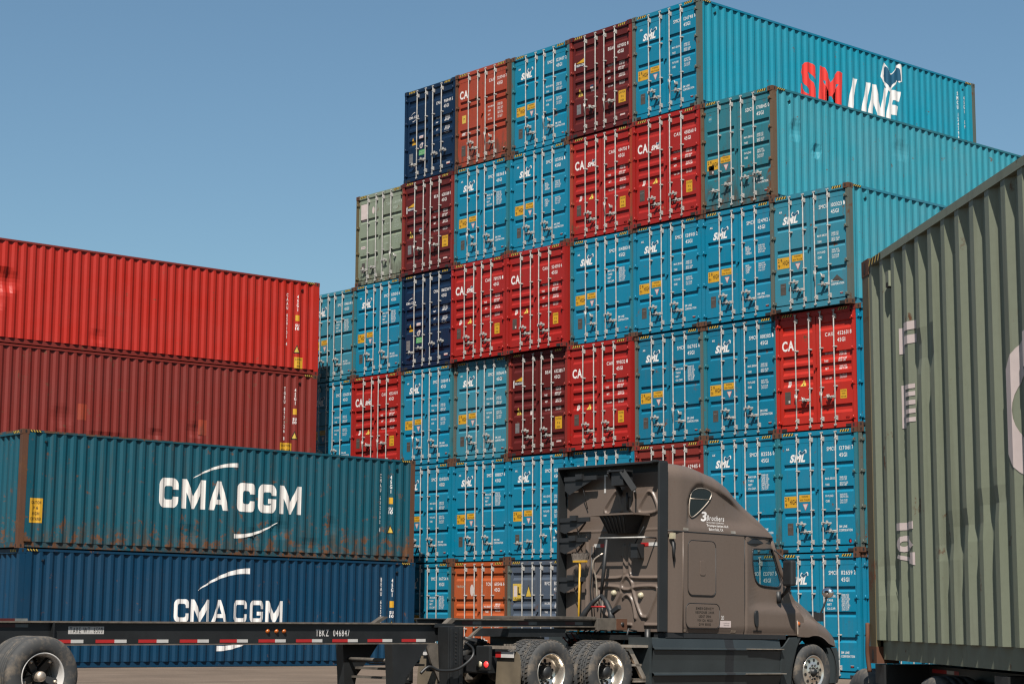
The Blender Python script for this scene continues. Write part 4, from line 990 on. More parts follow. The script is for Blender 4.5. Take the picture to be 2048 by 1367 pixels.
for sd in (0, 1):
    me = dk.mesh("cab_side", ["taupe_paint"], lambda a, b, l, sd=sd: P(a, side_x(a, b) if not sd else TW - side_x(a, b), b), cs, chh)
    for p in me.polygons: p.use_smooth = True
    bm = bmesh.new(); bm.from_mesh(me); bmesh.ops.remove_doubles(bm, verts=bm.verts, dist=1e-4); bm.to_mesh(me); bm.free()
    cabside = put("cab_side", me, truck)
    q = lambda x: x if not sd else TW - x
    rows = [[P(s, q(0.055 * (1 - sstep(2.57, 2.98, s))), h) for s in (2.57, 2.65, 2.73, 2.81, 2.90, 2.98)] for h in (0.655, 1.2, 1.8, 2.332)]
    MB().grid(rows).build("sleeper_corner", "taupe_paint", truck, fix=False)
    MB().tube([P(2.985, q(-0.001), h) for h in (0.66, 1.5, 2.33)], 0.012, 6).build("corner_trim", "taupe_paint", truck)
    MB().tube([P(s, q(0.006 if s < 4 else 0.006 + 0.04 * sstep(4.6, 5.3, s)), 2.335) for s in (2.57, 2.98, 3.8, 4.6, 5.0, 5.36)], 0.012, 6).build("seam_strip", "black_plastic", truck)
    if not sd or True:
        def SX(a, b, d, sd=sd): return P(a, (side_x(a, b) - d) if not sd else TW - side_x(a, b) + d, b)
        def rrect(a0, a1, b0, b1, r, n=5):
            out = []
            for cx, cy, t0 in ((a1 - r, b1 - r, 0), (a0 + r, b1 - r, 90), (a0 + r, b0 + r, 180), (a1 - r, b0 + r, 270)):
                for i in range(n + 1): t = math.radians(t0 + 90 * i / n); out.append((cx + r * math.cos(t), cy + r * math.sin(t)))
            return out
        hatch = MB().prism(rrect(3.115, 3.795, 1.285, 2.190, 0.10), SX, -0.01, 0.012).build("luggage_door", "taupe_paint", truck, bevel=0.006)
        MB().tube([SX(a, b, 0.006) for a, b in rrect(3.105, 3.805, 1.275, 2.200, 0.105) + [(3.805, 2.095)]], 0.007, 5).build("door_gasket", "black_plastic", hatch)
        MB().prism(rrect(3.395, 3.530, 1.615, 1.865, 0.035), SX, 0.012, 0.020).build("latch", "taupe_paint", hatch, bevel=0.004)
        box_ = MB().prism(rrect(3.065, 3.895, 0.735, 1.135, 0.10), SX, -0.01, 0.012).build("tool_locker_door", "taupe_paint", truck, bevel=0.006)
        MB().tube([SX(a, b, 0.006) for a, b in rrect(3.055, 3.905, 0.725, 1.145, 0.105) + [(3.905, 1.04)]], 0.007, 5).build("door_gasket", "black_plastic", box_)
        MB().tube([SX(4.572, h, 0.006) for h in (0.66, 1.2, 1.8, 2.27)], 0.007, 5).build("door_seam", "black_plastic", truck)
        MB().prism([(4.58, 2.300), (5.36, 2.312), (5.40, 2.250), (5.28, 2.235), (4.72, 2.195), (4.64, 2.205)], SX, 0.0, 0.006).build("visor_recess_shade", "dark_rubber", truck)  # flat dark panel: the shade of the recess put into its colour
        hd = MB().prism(catmull([(4.80, 0.98), (4.83, 1.045), (4.885, 1.05), (4.90, 0.96), (4.895, 0.85), (4.865, 0.775), (4.83, 0.79), (4.805, 0.87)], 4, True), SX, -0.01, 0.030).build("door_handle", "black_plastic", truck, bevel=0.006)
        MB().prism(wd, SX, -0.006, -0.010).build("door_window", "window_glass", truck)
        MB().tube([SX(a, b, 0.004) for a, b in wd + wd[:1]], 0.016, 6).build("window_gasket", "black_plastic", truck)
        MB().prism([(4.80, 0.69), (5.02, 0.69), (5.02, 0.715), (4.80, 0.715)], SX, 0.0, 0.006).build("lock_plate", "black_plastic", truck)
        MB().prism([(2.985, 2.357), (3.115, 2.357), (3.115, 2.405), (2.985, 2.405)], lambda a, b, d: FX(a, b, d) if sd else P(a, fairing_x(a, b) - d, b), 0.0, 0.004).build("reflector", "dull_alloy", truck)
        MB().prism([(4.20, 2.357), (4.33, 2.357), (4.33, 2.405), (4.20, 2.405)], lambda a, b, d: P(a, (fairing_x(a, b) - d) if not sd else TW - fairing_x(a, b) + d, b), 0.0, 0.004).build("reflector", "dull_alloy", truck)
        for a0 in (2.96, 4.22): MB().prism([(a0, 0.665), (a0 + 0.12, 0.665), (a0 + 0.12, 0.710), (a0, 0.710)], SX, 0.0, 0.004).build("reflector", "dull_alloy", truck)
        mk = MB().lathe([(0.0, 0.026), (0.03, 0.020), (0.042, 0.0), (0.044, -0.02)], 16, 'X', (0, 0, 0)).build("side_marker_lamp", "amber_lens", truck)
        mk.location = P(6.02, side_x(6.02, 0.84) if not sd else TW - side_x(6.02, 0.84), 0.842); mk.scale = (1 if not sd else -1, 1, 1)
        MB().tube([SX(2.70 + 0.0, 2.235, 0.0), P(2.70, q(-0.05), 2.245)], 0.03, 8).box(-q(-0.005) - 0.03, -q(-0.005) + 0.06, 2.67, 2.73, 2.20, 2.30, 1).build("work_lamp", ["black_steel", "clear_lens"], truck)
        MB().tube([P(2.71, q(-0.02), 2.20), P(2.72, q(-0.035), 2.0), P(2.74, q(-0.02), 1.82)], [0.02, 0.03, 0.008], 6).build("lamp_taper", "black_plastic", truck)  # dark tapered tube below the work lamp
# door lettering of the haulier (right side only)
dk2 = Decal()
dk2.text("3", 3.47, 2.545, 0.150, w=0.135, bold=0.03, shear=0.2)
dk2.text("Brothers", 3.62, 2.560, 0.085, w=0.46, bold=0.015, shear=0.25)
dk2.text("TRUCKING COMPANY", 3.60, 2.510, 0.025, w=0.46)
dk2.text("Transportation LLC", 3.60, 2.455, 0.036, w=0.56, bold=0.02)
dk2.text("Bakersfield, CA", 3.64, 2.385, 0.045, w=0.36, bold=0.01)
put("company_lettering", dk2.mesh("company_lettering", ["white_paint"], lambda a, b, l: P(a, fairing_x(a, b) - 0.004, b), [3.47 + 0.06 * i for i in range(14)], [2.4 + 0.04 * i for i in range(8)]), truck)
dk3 = Decal()
for i, (t, w) in enumerate((("EMERGENCY", 0.45), ("RESPONSE 24HR", 0.47), ("USDOT 29846", 0.31), ("VIN CA 48213", 0.38), ("GVW 80000", 0.30))):
    dk3.text(t, 3.52, 1.045 - 0.066 * i, 0.038, w=w, bold=0.01, align='C')
put("locker_lettering", dk3.mesh("locker_lettering", ["black_paint"], lambda a, b, l: P(a, side_x(a, b) - 0.0145, b)), truck)
dk4 = Decal().rect(3.905, 4.195, 0.755, 0.865); dk4.text("CLEAN IDLE", 4.08, 0.815, 0.018, w=0.15, mi=1, align='C'); dk4.text("CERTIFIED", 4.08, 0.780, 0.018, w=0.15, mi=1, align='C')
put("permit_sticker", dk4.mesh("permit_sticker", ["pink_white", "black_paint"], lambda a, b, l: P(a, side_x(a, b) - 0.004 - 0.0015 * l, b)), truck)
dk4 = Decal().text("263", 3.945, 0.885, 0.065, w=0.07, bold=0.01); put("unit_number", dk4.mesh("unit_number", ["white_paint"], lambda a, b, l: P(a, side_x(a, b) - 0.004, b)), truck)
# --- rear wall with pressed ribs
def seg_d(px, py, a, b):
    dx, dy = b[0] - a[0], b[1] - a[1]; t = max(0, min(1, ((px - a[0]) * dx + (py - a[1]) * dy) / (dx * dx + dy * dy + 1e-9)))
    return math.hypot(px - a[0] - dx * t, py - a[1] - dy * t)
def rline(pts, closed=True): return catmull(pts, 4, closed), closed
RIBS = [rline([(1.20, 3.02), (1.12, 3.01), (1.075, 2.93), (1.03, 2.74), (1.08, 2.67), (1.37, 2.65), (1.44, 2.70), (1.42, 2.78)]),
        rline([(0.45, 2.97), (0.39, 3.00), (0.31, 2.965), (0.20, 2.74), (0.25, 2.65), (0.57, 2.64), (0.63, 2.69), (0.60, 2.78)]),
        rline([(0.87, 2.90), (0.85, 2.70)], False),
        rline([(1.715, 2.10), (1.715, 1.69), (1.66, 1.59), (1.56, 1.56), (1.07, 1.56), (0.98, 1.63), (0.97, 1.70), (0.967, 2.10)], False),
        rline([(0.835, 2.10), (0.835, 1.70), (0.80, 1.61), (0.74, 1.56), (0.05, 1.55)], False),
        rline([(1.56, 1.41), (1.09, 1.40), (1.045, 1.33), (1.07, 1.25), (1.30, 0.94), (1.37, 0.93), (1.45, 1.0), (1.555, 1.25)]),
        rline([(0.69, 1.40), (0.26, 1.41), (0.185, 1.35), (0.22, 1.25), (0.40, 0.93), (0.47, 0.90), (0.58, 0.95), (0.75, 1.32)]),
        rline([(0.99, 1.22), (0.93, 1.265), (0.86, 1.265), (0.78, 1.18), (0.735, 1.05), (0.70, 0.88)], False),
        rline([(0.90, 1.59), (0.78, 1.47), (0.80, 1.37), (0.99, 1.37), (1.03, 1.47)]),
        rline([(1.73, 0.77), (0.80, 0.77)], False), rline([(0.47, 0.77), (0.05, 0.77)], False),
        rline([(1.875, 2.3), (1.88, 0.70)], False)]
def rib(l, h):
    best = 9
    for pts, closed in RIBS:
        xs_ = [p[0] for p in pts]; ys_ = [p[1] for p in pts]
        if l < min(xs_) - 0.06 or l > max(xs_) + 0.06 or h < min(ys_) - 0.06 or h > max(ys_) + 0.06: continue
        k = len(pts)
        for i in range(k if closed else k - 1):
            dd = seg_d(l, h, pts[i], pts[(i + 1) % k]); best = dd if dd < best else best
    return best
rows = []
nl, nh = 150, 175
for j in range(nh + 1):
    h = 0.66 + (3.46 - 0.66) * j / nh; row = []
    for i in range(nl + 1):
        l = 0.055 + (2.385 - 0.055) * i / nl; dd = rib(l, h)
        z = 0.036 * (1 - sstep(0.006, 0.036, dd)) if dd < 0.06 else 0
        z += 0.012 * (1 - sstep(0.0, 0.025, abs(h - 2.36)))
        row.append(P(2.575 - z, l, h))
    rows.append(row)
back = MB().grid(rows).build("rear_wall", "taupe_paint", truck, fix=False)
for l, h in ((1.205, 1.30), (0.57, 1.26)):
    MB().lathe([(0.0, -0.045), (0.035, -0.042), (0.048, -0.02), (0.055, 0.01)], 18, 'Y', P(2.56, l, h)).build("deck_lamp", "clear_lens", truck)
tp = Decal().rect(-0.585, -0.40, 2.085, 2.145).rect(-0.40, -0.20, 2.085, 2.145, 1).rect(-1.55, -1.38, 2.085, 2.145, 0).rect(-1.70, -1.55, 2.085, 2.145, 1)
put("reflective_tape", tp.mesh("reflective_tape", ["reflector_red", "reflector_white"], lambda a, b, l: (a, 2.568, b)), truck)
lt = Decal().rect(-1.47, -1.425, 3.02, 3.36).rect(-1.425, -1.18, 3.31, 3.36)
put("white_tape", lt.mesh("white_tape", ["reflector_white"], lambda a, b, l: (a, 2.568, b)), truck)
for sd in (0, 1):
    q = 0.0 if not sd else TW
    a, b = (-0.028, 0.012) if not sd else (-0.012, 0.028)
    MB().box(-q + a, -q + b, 2.385, 2.60, 0.66, 3.475).build("side_extender", "dark_rubber", truck, bevel=0.01)
MB().box(-TW + 0.02, -0.02, 2.36, 2.60, 3.455, 3.492).box(-0.10, 0.0, 2.30, 2.60, 3.462, 3.498).box(-TW + 0.03, -0.03, 2.565, 2.58, 3.33, 3.46).build("roof_extender_and_shade", "dark_rubber", truck, bevel=0.012)  # last box: dark strip standing in for the extender's shadow on the wall
for h, l0, l1, sz in ((3.245, 1.50, 2.30, 0.24), (2.53, 1.66, 2.40, 0.20), (2.18, 1.70, 2.40, 0.20), (1.50, 1.76, 2.40, 0.20)):
    m = MB(); m.box(-l1, -l0, 2.40, 2.43, h, h + 0.075); m.add([P(2.42, l0 + 0.02, h + 0.03), P(2.42, l1, h + 0.03), P(2.42, l1, h - 0.16), P(2.42, l1 - 0.12, h - sz), P(2.42, (l0 + l1) / 2 - 0.05, h - 0.10)], [(0, 1, 2, 3, 4)])  # the pentagon draws the brace's triangular shadow as a dark sheet
    m.tube([P(2.43, (l0 + l1) / 2, h + 0.04), P(2.57, (l0 + l1) / 2 - 0.12, h + 0.02)], 0.018, 6); m.box(-(l0 + l1) / 2 - 0.08, -(l0 + l1) / 2 + 0.08, 2.36, 2.42, h + 0.02, h + 0.11)
    m.tube([P(2.42, (l0 + l1) / 2, h + 0.02), P(2.54, (l0 + l1) / 2 - 0.06, h - sz - 0.25)], 0.008, 5)
    m.build("extender_brace_and_shade", "black_plastic", truck)
m = MB()                                                                    # slatted work platform bracket high on the wall
tp_, bt_ = 2.625, 2.30
m.add([P(2.14, 0.36, tp_), P(2.14, 1.40, tp_), P(2.56, 1.40, tp_), P(2.56, 0.36, tp_), P(2.14, 0.36, tp_ - 0.03), P(2.14, 1.40, tp_ - 0.03), P(2.56, 1.40, tp_ - 0.03), P(2.56, 0.36, tp_ - 0.03)],
      [(0, 1, 2, 3), (4, 5, 6, 7), (0, 1, 5, 4), (1, 2, 6, 5), (2, 3, 7, 6), (3, 0, 4, 7)], 0)
m.add([P(2.18, 0.60, tp_ - 0.03), P(2.18, 1.20, tp_ - 0.03), P(2.56, 1.30, tp_ - 0.03), P(2.56, 0.50, tp_ - 0.03), P(2.34, 0.70, bt_), P(2.34, 1.12, bt_), P(2.56, 1.16, bt_), P(2.56, 0.66, bt_)],
      [(0, 1, 5, 4), (1, 2, 6, 5), (2, 3, 7, 6), (3, 0, 4, 7), (4, 5, 6, 7)], 1)
for i in range(7): l = 0.62 + 0.56 * i / 6; m.tube([P(2.172, l, tp_ - 0.03), P(2.33, 0.71 + 0.40 * i / 6, bt_)], 0.008, 5, 1)
m.tube([P(2.30, 0.22, 2.215), P(2.30, 1.32, 2.225)], 0.014, 6, 2); m.tube([P(2.56, 0.22, 2.215), P(2.30, 0.22, 2.215)], 0.014, 6, 1)
m.build("work_platform", ["taupe_paint", "black_plastic", "zinc"], truck)
m = MB()                                                                    # aerial bracket under the roof edge
m.box(-1.00, -0.62, 2.16, 2.40, 3.33, 3.36); m.obox(P(2.18, 0.98, 3.34), P(2.56, 1.04, 2.98), 0.03, 0.10); m.obox(P(2.18, 0.66, 3.34), P(2.30, 0.48, 3.02), 0.03, 0.10)
m.obox(P(2.30, 0.48, 3.02), P(2.56, 0.70, 2.93), 0.03, 0.08); m.box(-0.93, -0.66, 2.20, 2.44, 3.10, 3.33); m.tube([P(2.50, 0.85, 3.0), P(2.53, 0.86, 2.70)], 0.02, 6)
m.build("aerial_bracket", "black_plastic", truck)
MB().box(-0.66, -0.50, 2.40, 2.56, 1.88, 2.12).tube([P(2.46, 0.62, 2.12), P(2.40, 0.35, 2.40)], 0.010, 6).build("junction_box", "black_plastic", truck)
m = MB(); m.tube([P(2.30, 1.13, 2.20), P(2.28, 1.17, 1.70), P(2.25, 1.20, 1.28)], [0.030, 0.034, 0.026], 8); m.tube([P(2.25, 1.20, 1.28), P(2.24, 1.20, 0.72)], 0.012, 6)
for sg in (-1, 1):
    m.tube([P(2.25, 1.20, 1.26), P(2.22, 1.20 + sg * 0.16, 1.14), P(2.18, 1.20 + sg * 0.30, 0.98), P(2.14, 1.20 + sg * 0.37, 0.82)], [0.03, 0.045, 0.05, 0.07], 8)
m.obox(P(2.18, 0.90, 0.95), P(2.14, 0.66, 1.06), 0.07, 0.07)
m.build("hose_stand", "black_plastic", truck)
MB().tube([P(2.16, 1.34, 1.06), P(2.16, 1.02, 1.065)], 0.016, 6).build("stand_bar", "reflector_red", truck)
MB().tube(catmull([P(2.52, 1.42, 1.98), P(2.46, 1.46, 1.94), P(2.42, 1.55, 1.86), P(2.42, 1.58, 1.72), P(2.48, 1.56, 1.55), P(2.52, 1.56, 1.10)], 5), 0.016, 6).build("grab_rail", "dull_alloy", truck)
for l, c in ((1.72, 0.012), (1.66, 0.008)): MB().tube([P(2.54, l, 2.1), P(2.52, l + 0.02, 1.4), P(2.54, l - 0.03, 0.75)], c, 6).build("cable", "black_plastic", truck)
# --- windscreen, pillars, inside of the cab
def ws(l, t):
    c = 1 - ((l - TW / 2) / (TW / 2 - 0.12)) ** 2
    return P(5.40 + 0.60 * t + 0.22 * max(0, c) ** 0.7, l, 2.335 - 0.89 * t)
MB().grid([[ws(0.12 + (TW - 0.24) * i / 20, j / 6) for i in range(21)] for j in range(7)]).build("windscreen", "window_glass", truck, fix=False)
for sd in (0, 1):
    q = lambda x: x if not sd else TW - x
    MB().tube([P(5.36, q(0.10), 2.32), P(5.52, q(0.12), 2.04), P(5.66, q(0.12), 1.76), P(5.88, q(0.10), 1.43)], 0.05, 8).build("pillar", "taupe_paint", truck)
m = MB(); m.box(-TW + 0.12, -0.12, 4.48, 4.52, 0.66, 2.32); m.box(-TW + 0.1, -0.1, 4.5, 6.0, 0.66, 0.72); m.box(-TW + 0.14, -0.14, 5.62, 6.0, 0.7, 1.42)
for c in (0.55, 1.89): m.box(-c - 0.26, -c + 0.26, 4.62, 5.15, 0.72, 1.15); m.box(-c - 0.25, -c + 0.25, 4.55, 4.70, 1.1, 1.50)
m.box(-TW + 0.1, -0.1, 4.5, 5.4, 2.30, 2.33)
m.build("cab_interior", "seat_cloth", truck)
MB().lathe([(0.215 + 0.018 * math.cos(t), 0.018 * math.sin(t)) for t in [2 * PI * i / 8 for i in range(9)]], 24, 'Y', P(5.45, 1.80, 1.45)).build("steering_wheel", "black_plastic", truck)
# --- hood
SEC = {  # s: (l, h) from the lower edge of the wing up to the middle of the hood
    5.90: [(0.00, 0.62), (0.00, 0.84), (0.035, 0.95), (0.11, 1.02), (0.15, 1.10), (0.20, 1.30), (0.30, 1.41), (0.55, 1.46), (TW / 2, 1.49)],
    6.20: [(-0.01, 0.61), (-0.01, 0.82), (0.03, 0.92), (0.12, 0.985), (0.17, 1.06), (0.24, 1.23), (0.36, 1.335), (0.62, 1.39), (TW / 2, 1.43)],
    6.55: [(-0.02, 0.62), (-0.01, 0.78), (0.04, 0.875), (0.15, 0.94), (0.22, 1.00), (0.32, 1.14), (0.45, 1.23), (0.70, 1.29), (TW / 2, 1.33)],
    6.90: [(0.01, 0.50), (0.03, 0.68), (0.09, 0.78), (0.22, 0.86), (0.32, 0.92), (0.43, 1.03), (0.56, 1.11), (0.80, 1.17), (TW / 2, 1.22)],
    7.15: [(0.07, 0.45), (0.10, 0.58), (0.17, 0.67), (0.30, 0.755), (0.42, 0.82), (0.53, 0.91), (0.66, 0.99), (0.88, 1.05), (TW / 2, 1.11)],
    7.32: [(0.20, 0.44), (0.23, 0.52), (0.30, 0.59), (0.42, 0.66), (0.54, 0.72), (0.64, 0.80), (0.76, 0.87), (0.95, 0.93), (TW / 2, 0.99)],
    7.42: [(0.42, 0.43), (0.44, 0.47), (0.50, 0.51), (0.58, 0.56), (0.66, 0.60), (0.74, 0.65), (0.85, 0.71), (1.00, 0.76), (TW / 2, 0.82)]}
keys = sorted(SEC)
def sec(s):
    for a, b in zip(keys, keys[1:]):
        if a <= s <= b:
            t = (s - a) / (b - a); return [(p[0] + (q[0] - p[0]) * t, p[1] + (q[1] - p[1]) * t) for p, q in zip(SEC[a], SEC[b])]
rows = []
for i in range(46):
    s = 5.98 + (7.42 - 5.98) * i / 45
    c = catmull(sec(s), 5); arch = 0.0
    if abs(s - 6.48) < 0.64: arch = math.sqrt(0.64 ** 2 - (s - 6.48) ** 2)
    low = max(c[0][1], arch) if arch else c[0][1]
    c = [(l, max(h, low)) for l, h in c]
    full = c + [(TW - l, h) for l, h in c[-2::-1]]
    rows.append([P(s, l, h) for l, h in full])
MB().grid(rows).build("hood", "taupe_paint", truck, fix=False)
for sd in (0, 1):
    q = lambda x: x if not sd else TW - x
    MB().tube([P(5.985, q(l - 0.004), h) for l, h in catmull(sec(5.985), 3)], 0.012, 6).build("hood_seam", "dull_alloy", truck)
    MB().grid([[P(6.48 + r * math.cos(t), q(0.02 + (0.0 if k == 0 else 0.55)), r * math.sin(t)) for k in (0, 1)] for t, r in [(math.radians(-20 + 220 * i / 24), 0.645) for i in range(25)]]).build("wheel_arch", "black_plastic", truck, fix=False)
    MB().prism([(5.90, 1.31), (6.03, 1.24), (6.02, 1.06), (5.94, 1.10)], lambda a, b, d: P(a, q(0.10 - d), b), -0.02, 0.01).build("cowl_vent", "black_plastic", truck)
    hl = MB().grid([[P(s, q(l - 0.006), h) for l, h in catmull(sec(s), 3)[j0:j0 + 8]] for s in (7.12, 7.18, 7.24, 7.30, 7.36) for j0 in (0,)]).build("headlight", "red_lens" if False else "clear_lens", truck, fix=False)
    m = MB(); plan = [(0.05, 6.93), (0.04, 7.12), (0.09, 7.28), (0.25, 7.40), (0.60, 7.47), (TW / 2, 7.50)]; plan = catmull(plan, 4)
    m.grid([[P(s - k * 0.05, q(l + k * 0.0), h) for l, s in plan] for h, k in ((-0.20, 1), (-0.12, 0.2), (0.10, 0), (0.34, 0.2), (0.43, 1.2))]); m.add([P(6.93, q(0.05), h) for h in (-0.2, 0.43)] + [P(6.93, q(0.4), h) for h in (0.43, -0.2)], [(0, 1, 2, 3)])
    m.build("bumper", "skirt_grey", truck, fix=False)
    mr = MB().box(-0.125, 0.125, -0.06, 0.06, -0.225, 0.225).build("mirror", "black_plastic", truck, bevel=0.035); mr.location = P(5.47, q(-0.25), 1.715); mr.rotation_euler = (0, 0, math.radians(-14 if not sd else 14))
    m = MB(); m.tube([P(5.52, q(-0.20), 1.50), P(5.54, q(-0.12), 1.40), P(5.60, q(0.06), 1.30)], 0.032, 8); m.tube([P(5.52, q(0.05), 1.40), P(5.52, q(0.04), 1.20)], 0.05, 8); m.tube([P(5.45, q(-0.22), 1.94), P(5.42, q(0.05), 2.12)], 0.014, 6)
    m.build("mirror_arm", "black_plastic", truck)
    m = MB(); m.tube([P(6.98, q(0.28), 1.02), P(7.02, q(0.22), 1.18), P(7.08, q(0.17), 1.40)], 0.018, 8); m.box(-q(0.30) - 0.07, -q(0.30) + 0.07, 6.90, 7.02, 0.90, 1.06); m.build("hood_mirror_arm", "black_plastic", truck, bevel=0.01)
    m = MB().lathe([(0.0, -0.055), (0.06, -0.05), (0.105, -0.025), (0.125, 0.02), (0.0, 0.03)], 20, 'Y').build("hood_mirror", "chrome", truck); m.location = P(7.06, q(0.17), 1.42); m.scale = (1.05, 1, 0.80)
    # side skirt with its two steps
    prof = [(0.57, 0.06), (0.55, 0.035), (0.405, 0.0), (0.392, -0.035), (0.375, -0.040), (0.360, -0.005), (0.20, 0.012), (0.0, 0.02), (-0.020, -0.030), (-0.045, -0.036), (-0.062, 0.0), (-0.30, 0.05), (-0.40, 0.09)]
    def srow(s): return [P(s, q(x + (0.02 if s > 5.5 else 0)), h) for h, x in prof]
    MB().grid([srow(s) for s in (2.26, 3.0, 4.065)], 0, False).box(*sorted((-q(0.02), -q(0.5))), 2.20, 2.262, -0.4, 0.57).build("side_skirt", "skirt_grey", truck, fix=False)
    MB().grid([srow(s) for s in (4.285, 5.0, 5.55)], 0, False).build("step_skirt", "skirt_grey", truck, fix=False)
    MB().box(*sorted((-q(0.05), -q(0.3))), 4.06, 4.29, 0.33, 0.62).build("tank_neck", "black_plastic", truck)
    MB().grid([srow(4.066), srow(4.284)], 0, False).build("skirt_filler", "black_plastic", truck, fix=False)
    MB().box(*sorted((-q(-0.06), -q(0.10))), 4.58, 5.55, 0.388, 0.402).box(*sorted((-q(0.075), -q(0.09))), 4.57, 5.50, 0.402, 0.52).build("step_plate", "dull_alloy", truck)
    MB().box(*sorted((-q(-0.055), -q(0.05))), 4.55, 5.62, -0.034, -0.022).build("step_plate", "dull_alloy", truck)
    pl = [(5.55, 0.42), (5.62, 0.45), (5.78, 0.60), (6.10, 0.61), (5.98, 0.42), (5.88, 0.10), (5.83, -0.40), (5.55, -0.40)]
    MB().prism(pl, lambda a, b, d: P(a, q(0.02 - d + 0.03 * sstep(0.5, -0.3, b)), b), -0.02, 0.012).build("wing_skirt", "skirt_grey", truck, bevel=0.01)
    MB().box(*sorted((-q(0.03), -q(0.3))), 2.6, 5.7, 0.565, 0.645).build("sill", "black_plastic", truck)
# --- frame, axles, wheels
m = MB()
for l in (0.78, 1.66): m.box(-l - 0.05, -l + 0.05, -1.15, 6.6, -0.02, 0.24)
for s in (-1.12, 0.66, 1.9, 3.4): m.box(-1.66, -0.78, s - 0.05, s + 0.05, 0.0, 0.22)
for s in (0, 1.32): m.tube([P(s, 0.3, 0), P(s, 2.14, 0)], 0.07, 8); m.lathe([(0.0, -0.2), (0.16, -0.16), (0.2, 0), (0.16, 0.16), (0.0, 0.2)], 16, 'X', P(s, 1.22, 0))
m.build("frame_rails", "black_steel", truck)
m = MB(); m.add([P(s, l, 0.545) for s, l in ((-0.10, 0.75), (0.75, 0.75), (0.75, 1.69), (-0.10, 1.69), (-0.45, 1.40), (0.1, 1.22), (-0.45, 1.04))], [(0, 1, 2, 3, 4, 5, 6)]); m.box(-1.6, -0.84, 0.1, 0.6, 0.24, 0.545)
for i in range(14): m.box(-0.765, -0.735, -0.35 + 0.06 * i, -0.325 + 0.06 * i, 0.40, 0.43, 1)
m.box(-0.80, -0.70, -0.5, 1.2, 0.30, 0.40)
m.build("fifth_wheel", ["black_steel", "dull_alloy"], truck)
def wheel(parent, c, out, kind, tread=True):
    """c = centre of the outer face; out = +1 when that face looks to +x"""
    hub = MB(); o = out
    def prof(p): return [(r, -a * o) for r, a in p]
    if kind == 'drive':
        hub.lathe(prof([(0.0, 0.055), (0.085, 0.06), (0.100, 0.085), (0.105, 0.165), (0.125, 0.175)]), 20, 'X')
        for k in range(10): t = 2 * PI * k / 10; hub.lathe(prof([(0.0, 0.135), (0.018, 0.14), (0.018, 0.175)]), 8, 'X', (0, 0.143 * math.cos(t), 0.143 * math.sin(t)))
        rim = prof([(0.298, 0.0), (0.300, -0.006), (0.288, -0.008), (0.280, 0.008), (0.268, 0.06), (0.252, 0.12), (0.238, 0.160), (0.225, 0.172), (0.120, 0.176)]); hr, hx = 0.182, 0.171
    elif kind == 'steer':
        hub.lathe(prof([(0.0, -0.055), (0.055, -0.05), (0.070, -0.02), (0.072, 0.02), (0.09, 0.025)]), 20, 'X')
        for k in range(10): t = 2 * PI * k / 10; hub.lathe(prof([(0.0, -0.018), (0.019, -0.012), (0.021, 0.02)]), 8, 'X', (0, 0.125 * math.cos(t), 0.125 * math.sin(t)))
        rim = prof([(0.298, 0.0), (0.300, -0.008), (0.286, -0.010), (0.272, 0.018), (0.250, 0.020), (0.200, 0.006), (0.165, 0.010), (0.155, 0.0), (0.085, 0.0)]); hr, hx = 0.212, 0.008
    else:                                                                  # five-spoke trailer wheel, demountable rim
        hub.lathe(prof([(0.0, 0.02), (0.058, 0.025), (0.066, 0.05), (0.070, 0.19), (0.10, 0.2), (0.115, 0.24)]), 20, 'X', mi=1)
        for k in range(5):
            t = 2 * PI * k / 5 + 0.95; a = Vector((-0.19 * o, 0.07 * math.cos(t), 0.07 * math.sin(t))); b = Vector((-0.125 * o, 0.255 * math.cos(t), 0.255 * math.sin(t)))
            hub.obox(a, b, 0.085, 0.085, 0, Vector((1, 0, 0))); hub.lathe(prof([(0.0, 0.06), (0.02, 0.065), (0.022, 0.11)]), 8, 'X', (0, 0.225 * math.cos(t), 0.225 * math.sin(t)), 1)
        rim = prof([(0.298, 0.0), (0.300, -0.006), (0.286, -0.008), (0.278, 0.012), (0.262, 0.06), (0.258, 0.20), (0.250, 0.24)]); hr = None
    w = hub.build("wheel", ["black_steel", "dull_alloy"], parent); w.location = c
    rm = MB().lathe(rim, 44, 'X')
    if hr:
        for k in range(10):
            t = 2 * PI * (k + 0.3) / 10
            rm.add([(-(hx - 0.003) * o, hr * math.cos(t) + 0.030 * math.cos(u) , hr * math.sin(t) + 0.030 * math.sin(u)) for u in [2 * PI * i / 12 for i in range(12)]], [tuple(range(12))], 1)
    rm.build("rim", ["polished_alloy" if kind != 'spoke' else "reflector_white", "dark_hole"], w, fix=False)
    ty = MB(); W_ = 0.275
    pr = [(0.296, 0.0), (0.33, -0.022), (0.40, -0.030), (0.455, -0.020), (0.487, 0.004), (0.500, 0.030)]
    grooves = []
    for g_ in (0.085, 0.135, 0.185): grooves += [(0.502, g_ - 0.008), (0.488, g_ - 0.006), (0.488, g_ + 0.006), (0.502, g_ + 0.008)]
    full = pr + grooves + [(r, W_ - a) for r, a in reversed(pr)]
    ty.lathe(prof(full), 48, 'X')
    if tread:
        n = 44
        for k in range(n):
            for row_, (a0, a1) in enumerate(((0.016, 0.072), (0.098, 0.124), (0.148, 0.174), (0.200, 0.258))):
                t = 2 * PI * (k + 0.5 * (row_ % 2)) / n; hw = 0.021
                vs = []
                for r in (0.495, 0.512):
                    for a in (a0, a1):
                        for tt in (-1, 1):
                            u = t + tt * hw / 0.5 + (a - 0.13) * 0.5; vs.append((-a * o, r * math.cos(u), r * math.sin(u)))
                ty.add(vs, [(0, 1, 3, 2), (4, 6, 7, 5), (0, 4, 5, 1), (2, 3, 7, 6), (0, 2, 6, 4), (1, 5, 7, 3)])
    ty.build("tyre", "tyre_rubber", w)
    return w
